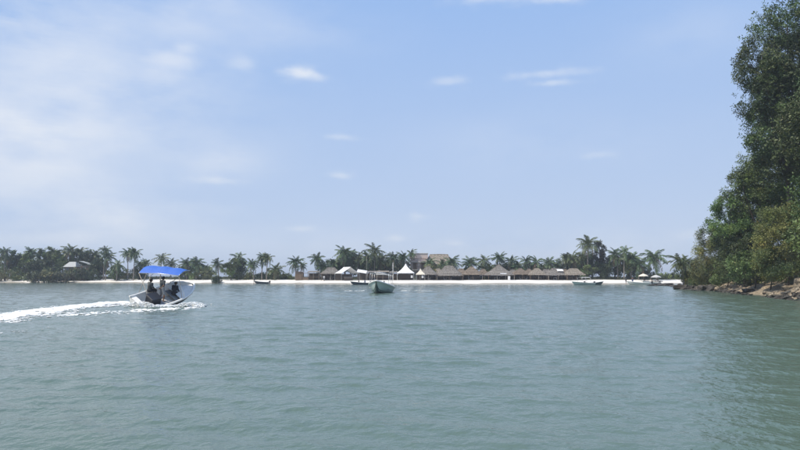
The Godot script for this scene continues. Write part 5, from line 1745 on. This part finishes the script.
func build_panga() -> void:
	var L := 7.6
	var B := 3.05
	var D := 0.95
	var S := 0.62
	var d := 80.5
	var at := Vector3(-2.51, -0.16, -d)
	var b := Basis(Vector3.UP, deg_to_rad(180.0 - 7.0)) * Basis(Vector3.RIGHT, deg_to_rad(2.0)) * Basis(Vector3.FORWARD, deg_to_rad(-3.0))
	var o := thing("green_boat", "pale green open boat with a bare awning frame, bow towards the viewer", "boat")
	o.transform = Transform3D(b, at)
	part("hull", hull_mesh(L, B, D, S, 0.0), "green_hull", o)
	part("liner", hull_mesh(L, B, D, S, 0.06, 0.98), "liner", o)
	part("transom", transom(L, B, D, S), "green_hull", o)
	part("gunwale", rim(L, B, D, S, 0.11), "white_hull", o)
	part("floor", flat_deck(L, B, D, S, 0.02, 0.72, 0.25), "liner", o)
	part("foredeck", flat_deck(L, B, D, S, 0.7, 0.96, 0.97), "white_hull", o)
	# a dark band painted under the gunwale and the dark bottom
	var st := begin(true)
	for s in [-1.0, 1.0]:
		var rows := []
		for i in 27:
			var row := []
			for k in 4:
				var u: float = lerpf(0.0, 0.52, k / 3.0) * s
				var p := hull_at(i / 26.0, L, B, D, S, u)
				row.append(p + Vector3(s * 0.006, -0.006, -0.004))
			if s < 0:
				row.reverse()
			rows.append(row)
		sheet(st, rows)
	part("bottom_paint", done(st), "dark_green_hull", o)
	for z in [0.4, 1.6, -0.9]:
		part("bench", box_mesh(Vector3(B - 0.35, 0.07, 0.36), 0.02, Vector3(0, 0.72, z)), "liner", o)
	var con := part("console", box_mesh(Vector3(0.9, 0.95, 0.55), 0.06, Vector3(0.25, 0.78, -0.35)), "white_hull", o)
	var ws := begin()
	box(ws, Vector3(0.25, 1.48, -0.55), Vector3(0.86, 0.42, 0.02), Basis(Vector3.RIGHT, deg_to_rad(20)))
	part("windscreen", done(ws), "glass", con)
	var wheel := begin(true)
	var ring := []
	var rr := []
	for k in 17:
		ring.append(Vector3(0.25 + 0.18 * cos(TAU * k / 16), 1.22 + 0.18 * sin(TAU * k / 16), 0.02))
		rr.append(0.016)
	tube(wheel, ring, rr, 6)
	part("steering_wheel", done(wheel), "black_plastic", con)
	outboard(o, Vector3(0, 0.85, L * 0.5 + 0.02))
	# awning frame: posts, rails and arches
	var top := 2.62
	var fx := 1.18
	var zs := [-1.55, 0.1, 1.75]
	for z in zs:
		for s in [-1.0, 1.0]:
			var t: float = 0.5 - z / L
			part("frame_post", tube_mesh([hull_at(t, L, B, D, S, s), Vector3(s * fx, 1.9, z), Vector3(s * fx, top - 0.12, z)], [0.025, 0.022, 0.022], 6), "metal", o)
		part("frame_arch", tube_mesh([Vector3(-fx, top - 0.12, z), Vector3(-0.5, top + 0.06, z), Vector3(0.5, top + 0.06, z), Vector3(fx, top - 0.12, z)], [0.022, 0.022, 0.022, 0.022], 6), "metal", o)
	for s in [-1.0, 1.0]:
		part("frame_rail", tube_mesh([Vector3(s * fx, top - 0.12, zs[0]), Vector3(s * fx, top - 0.1, zs[1]), Vector3(s * fx, top - 0.12, zs[2])], [0.028, 0.028, 0.028], 6), "metal", o)
	var roll := begin(true)
	tube(roll, [Vector3(-1.0, top - 0.14, 1.7), Vector3(0, top - 0.05, 1.7), Vector3(1.0, top - 0.14, 1.7)], [0.06, 0.07, 0.06], 8)
	part("rolled_awning", done(roll), "grey_canvas", o)
	part("bow_line", tube_mesh([hull_at(0.97, L, B, D, S, 0.0) + Vector3(0, 0.5, 0), hull_at(0.97, L, B, D, S, 0.0) + Vector3(0.05, 0.0, -0.15), hull_at(0.9, L, B, D, S, 0.0) + Vector3(0.1, -0.3, -0.4)], [0.014, 0.014, 0.014], 5), "pole_wood", o)
	var T := Transform3D(b, at)
	person("person in a red shirt sitting at the green boat's console", Transform3D(b, T * Vector3(-0.35, 0.34, 0.42)), sitting(0.05), "red_cloth", "dark_cloth")

func skiff_small(x: float, d: float, len: float, beam: float, turn: float, hull: String, label: String, canopy := "") -> Transform3D:
	var o := thing("small_boat", label, "boat", Vector3.ZERO, "small boats lying off the beach")
	var b := Basis(Vector3.UP, turn)
	var t := Transform3D(b, Vector3(x, maxf(ground_at(x, -d), 0.0) - 0.14, -d))
	o.transform = t
	var D := 0.62
	var S := 0.4
	part("hull", hull_mesh(len, beam, D, S), hull, o)
	part("liner", hull_mesh(len, beam, D, S, 0.05, 0.98), "liner", o)
	part("transom", transom(len, beam, D, S), hull, o)
	part("gunwale", rim(len, beam, D, S, 0.05), "white_hull", o)
	part("floor", flat_deck(len, beam, D, S, 0.02, 0.72, 0.3), "liner", o)
	for z in [0.3, 1.3]:
		part("bench", box_mesh(Vector3(beam - 0.3, 0.06, 0.3), 0.015, Vector3(0, 0.5, z)), "liner", o)
	outboard(o, Vector3(0, 0.52, len * 0.5 + 0.02))
	if canopy:
		var st := begin(true)
		var rows := []
		for i in 7:
			var row := []
			for k in 7:
				var u := k / 6.0 - 0.5
				row.append(Vector3(u * beam * 0.95, 1.95 + 0.14 * cos(u * PI), len * (0.26 - 0.42 * i / 6.0)))
			rows.append(row)
		sheet(st, rows)
		part("canopy", done(st), canopy, o)
		for s in [-1.0, 1.0]:
			for k in 2:
				var z: float = len * [0.25, -0.15][k]
				part("canopy_pole", tube_mesh([Vector3(s * beam * 0.45, 0.6, z), Vector3(s * beam * 0.47, 1.3, z), Vector3(s * beam * 0.47, 1.95, z)], [0.025, 0.025, 0.025], 6), "metal", o)
	return t

func build_small_boats() -> void:
	skiff_small(46.45, 160.0, 6.4, 2.0, PI / 2 + 0.35, "green_hull", "green boat with a pale canopy anchored below the last hut", "grey_canvas")
	skiff_small(50.17, 163.0, 4.6, 1.5, -PI / 2 + 0.1, "dark_green_hull", "low dark boat right of the canopied green one")
	skiff_small(64.46, 170.0, 6.0, 2.1, PI / 2 - 0.5, "white_hull", "white boat at the water's edge beside the two people")
	skiff_small(68.89, 173.0, 5.6, 1.9, PI / 2 + 0.4, "white_hull", "white boat nearest the low dark rocks")
	var t := skiff_small(-10.40, 166.0, 5.0, 1.6, PI / 2 + 0.15, "navy_hull", "dark boat with two people just left of the green boat")
	person("person sitting at the left end of the dark boat", t * Transform3D(Basis(Vector3.UP, 0.2), Vector3(0, 0.12, -0.4)), sitting(0.03), "dark_cloth", "dark_cloth")
	person("person sitting at the right end of the dark boat", t * Transform3D(Basis(Vector3.UP, -0.4), Vector3(0, 0.12, 1.25)), sitting(0.08), "blue_cloth", "dark_cloth")
	skiff_small(-41.60, 190.0, 4.2, 1.4, PI / 2, "navy_hull", "long low dark boat on the shore below the palm trio")

# ---------------------------------------------------------------- foam
func build_foam() -> void:
	var r := RandomNumberGenerator.new()
	r.seed = 404
	var f := FastNoiseLite.new()
	f.seed = 2
	f.frequency = 0.38
	f.fractal_octaves = 3
	var put := []
	# the wake: centre line x, distance and half width
	var path := [[-16.8, 21.0, 2.8], [-18.8, 26.0, 2.8], [-20.2, 32.0, 2.5], [-21.2, 37.0, 2.1], [-21.6, 41.5, 1.7], [-21.2, 45.0, 1.2], [-20.0, 46.2, 0.9], [-18.4, 45.4, 0.8]]
	var tries := 0
	while put.size() < 26000 and tries < 200000:
		tries += 1
		var q := r.randf() * (path.size() - 1)
		var i := int(q)
		var t := q - i
		var off := r.randfn(0.0, 0.6)
		var hw: float = lerpf(path[i][2], path[i + 1][2], t)
		var x: float = lerpf(path[i][0], path[i + 1][0], t) + off * hw
		var d: float = lerpf(path[i][1], path[i + 1][1], t) + r.randfn(0.0, 0.4)
		var near := clampf((d - 20.0) / 28.0, 0.0, 1.0)
		# torn strands: ridged noise with holes
		var n := 0.55 - absf(f.get_noise_2d(x * 2.4, d * 1.1)) * 2.2 + 0.9 * f.get_noise_2d(x * 0.7 + 30.0, d * 0.45)
		if n < (0.02 if absf(off) < 0.45 else 0.2) - 0.42 * near + 0.36 * absf(off):
			continue
		var s := r.randf_range(0.018, 0.07) * (1.0 + 0.4 * near) * (1.7 if absf(off) < 0.4 and r.randf() < 0.5 else maxf(0.35, 1.15 - 0.55 * absf(off)))
		put.append([Vector3(x, 0.006 + r.randf() * 0.05 * near * near + 0.16 * maxf(0.0, 1.0 - absf(off)) * pow(r.randf(), 2.0) * smoothstep(40.0, 46.0, d), -d), Vector3(s * 1.5, s * r.randf_range(0.12, 0.2 + 0.3 * near), s * 1.5)])
	# the churn along the skiff's near side, its stern and its bow
	for k in 7000:
		var u := r.randf()
		var x := lerpf(-18.44, -13.23, u)
		var d := 43.2 + r.randfn(0.0, 0.5) - 0.9 * u * (1.0 - u)
		if f.get_noise_2d(x * 2.0, d * 2.0) < -0.12:
			continue
		var heap := 0.26 * exp(-pow((u - 0.2) / 0.2, 2.0)) + 0.2 * exp(-pow((u - 0.8) / 0.12, 2.0)) + 0.07
		var s := r.randf_range(0.012, 0.042)
		put.append([Vector3(x, 0.01 + heap * pow(r.randf(), 1.8), -d), Vector3(s * 1.3, s * r.randf_range(0.5, 0.95), s * 1.3)])
	# thinner foam thrown out on the near side of the wake
	for k in 2600:
		var u := r.randf()
		var x := lerpf(-17.6, -13.6, u) + r.randfn(0.0, 0.6)
		var d := lerpf(33.0, 41.5, u) + r.randfn(0.0, 0.8)
		if absf(f.get_noise_2d(x * 2.2, d * 1.0 + 40.0)) > 0.09:
			continue
		var s := r.randf_range(0.02, 0.07)
		put.append([Vector3(x, 0.012, -d), Vector3(s * 1.8, s * 0.35, s * 1.3)])
	foam("wake_foam", put, "white wake foam trailing behind the blue canopied skiff")
	# the green boat's old wake: thin streaks
	var old := []
	for k in 150:
		var u := r.randf()
		var left := r.randf() < 0.55
		var x: float = lerpf(-8.00, -5.14, u) if left else lerpf(0.00, 4.67, u)
		var d := (90.0 if left else 92.5) + r.randfn(0.0, 0.9) + 2.0 * u * (1.0 if left else -1.0)
		if f.get_noise_2d(x * 1.2, d * 2.0 + 90.0) < -0.02:
			continue
		var s := r.randf_range(0.04, 0.1)
		old.append([Vector3(x, 0.01, -d), Vector3(s * 1.5, s * 0.3, s * 1.1)])
	foam("streak_foam", old, "thin white foam streaks on either side of the green boat")

func foam(called: String, put: Array, label: String) -> void:
	var mm := MultiMesh.new()
	mm.transform_format = MultiMesh.TRANSFORM_3D
	mm.mesh = blob(71, 0.5, 1.0, 5)
	mm.instance_count = put.size()
	var r := RandomNumberGenerator.new()
	r.seed = 6
	for k in put.size():
		var p: Vector3 = put[k][0]
		p.y += water_at(p.x, p.z)
		mm.set_instance_transform(k, Transform3D(Basis(Vector3.UP, r.randf() * TAU) * Basis.from_scale(put[k][1]), p))
	var o := MultiMeshInstance3D.new()
	o.name = called
	o.multimesh = mm
	o.material_override = mats["foam"]
	add_child(o)
	tag(o, label, "foam", "", "stuff")
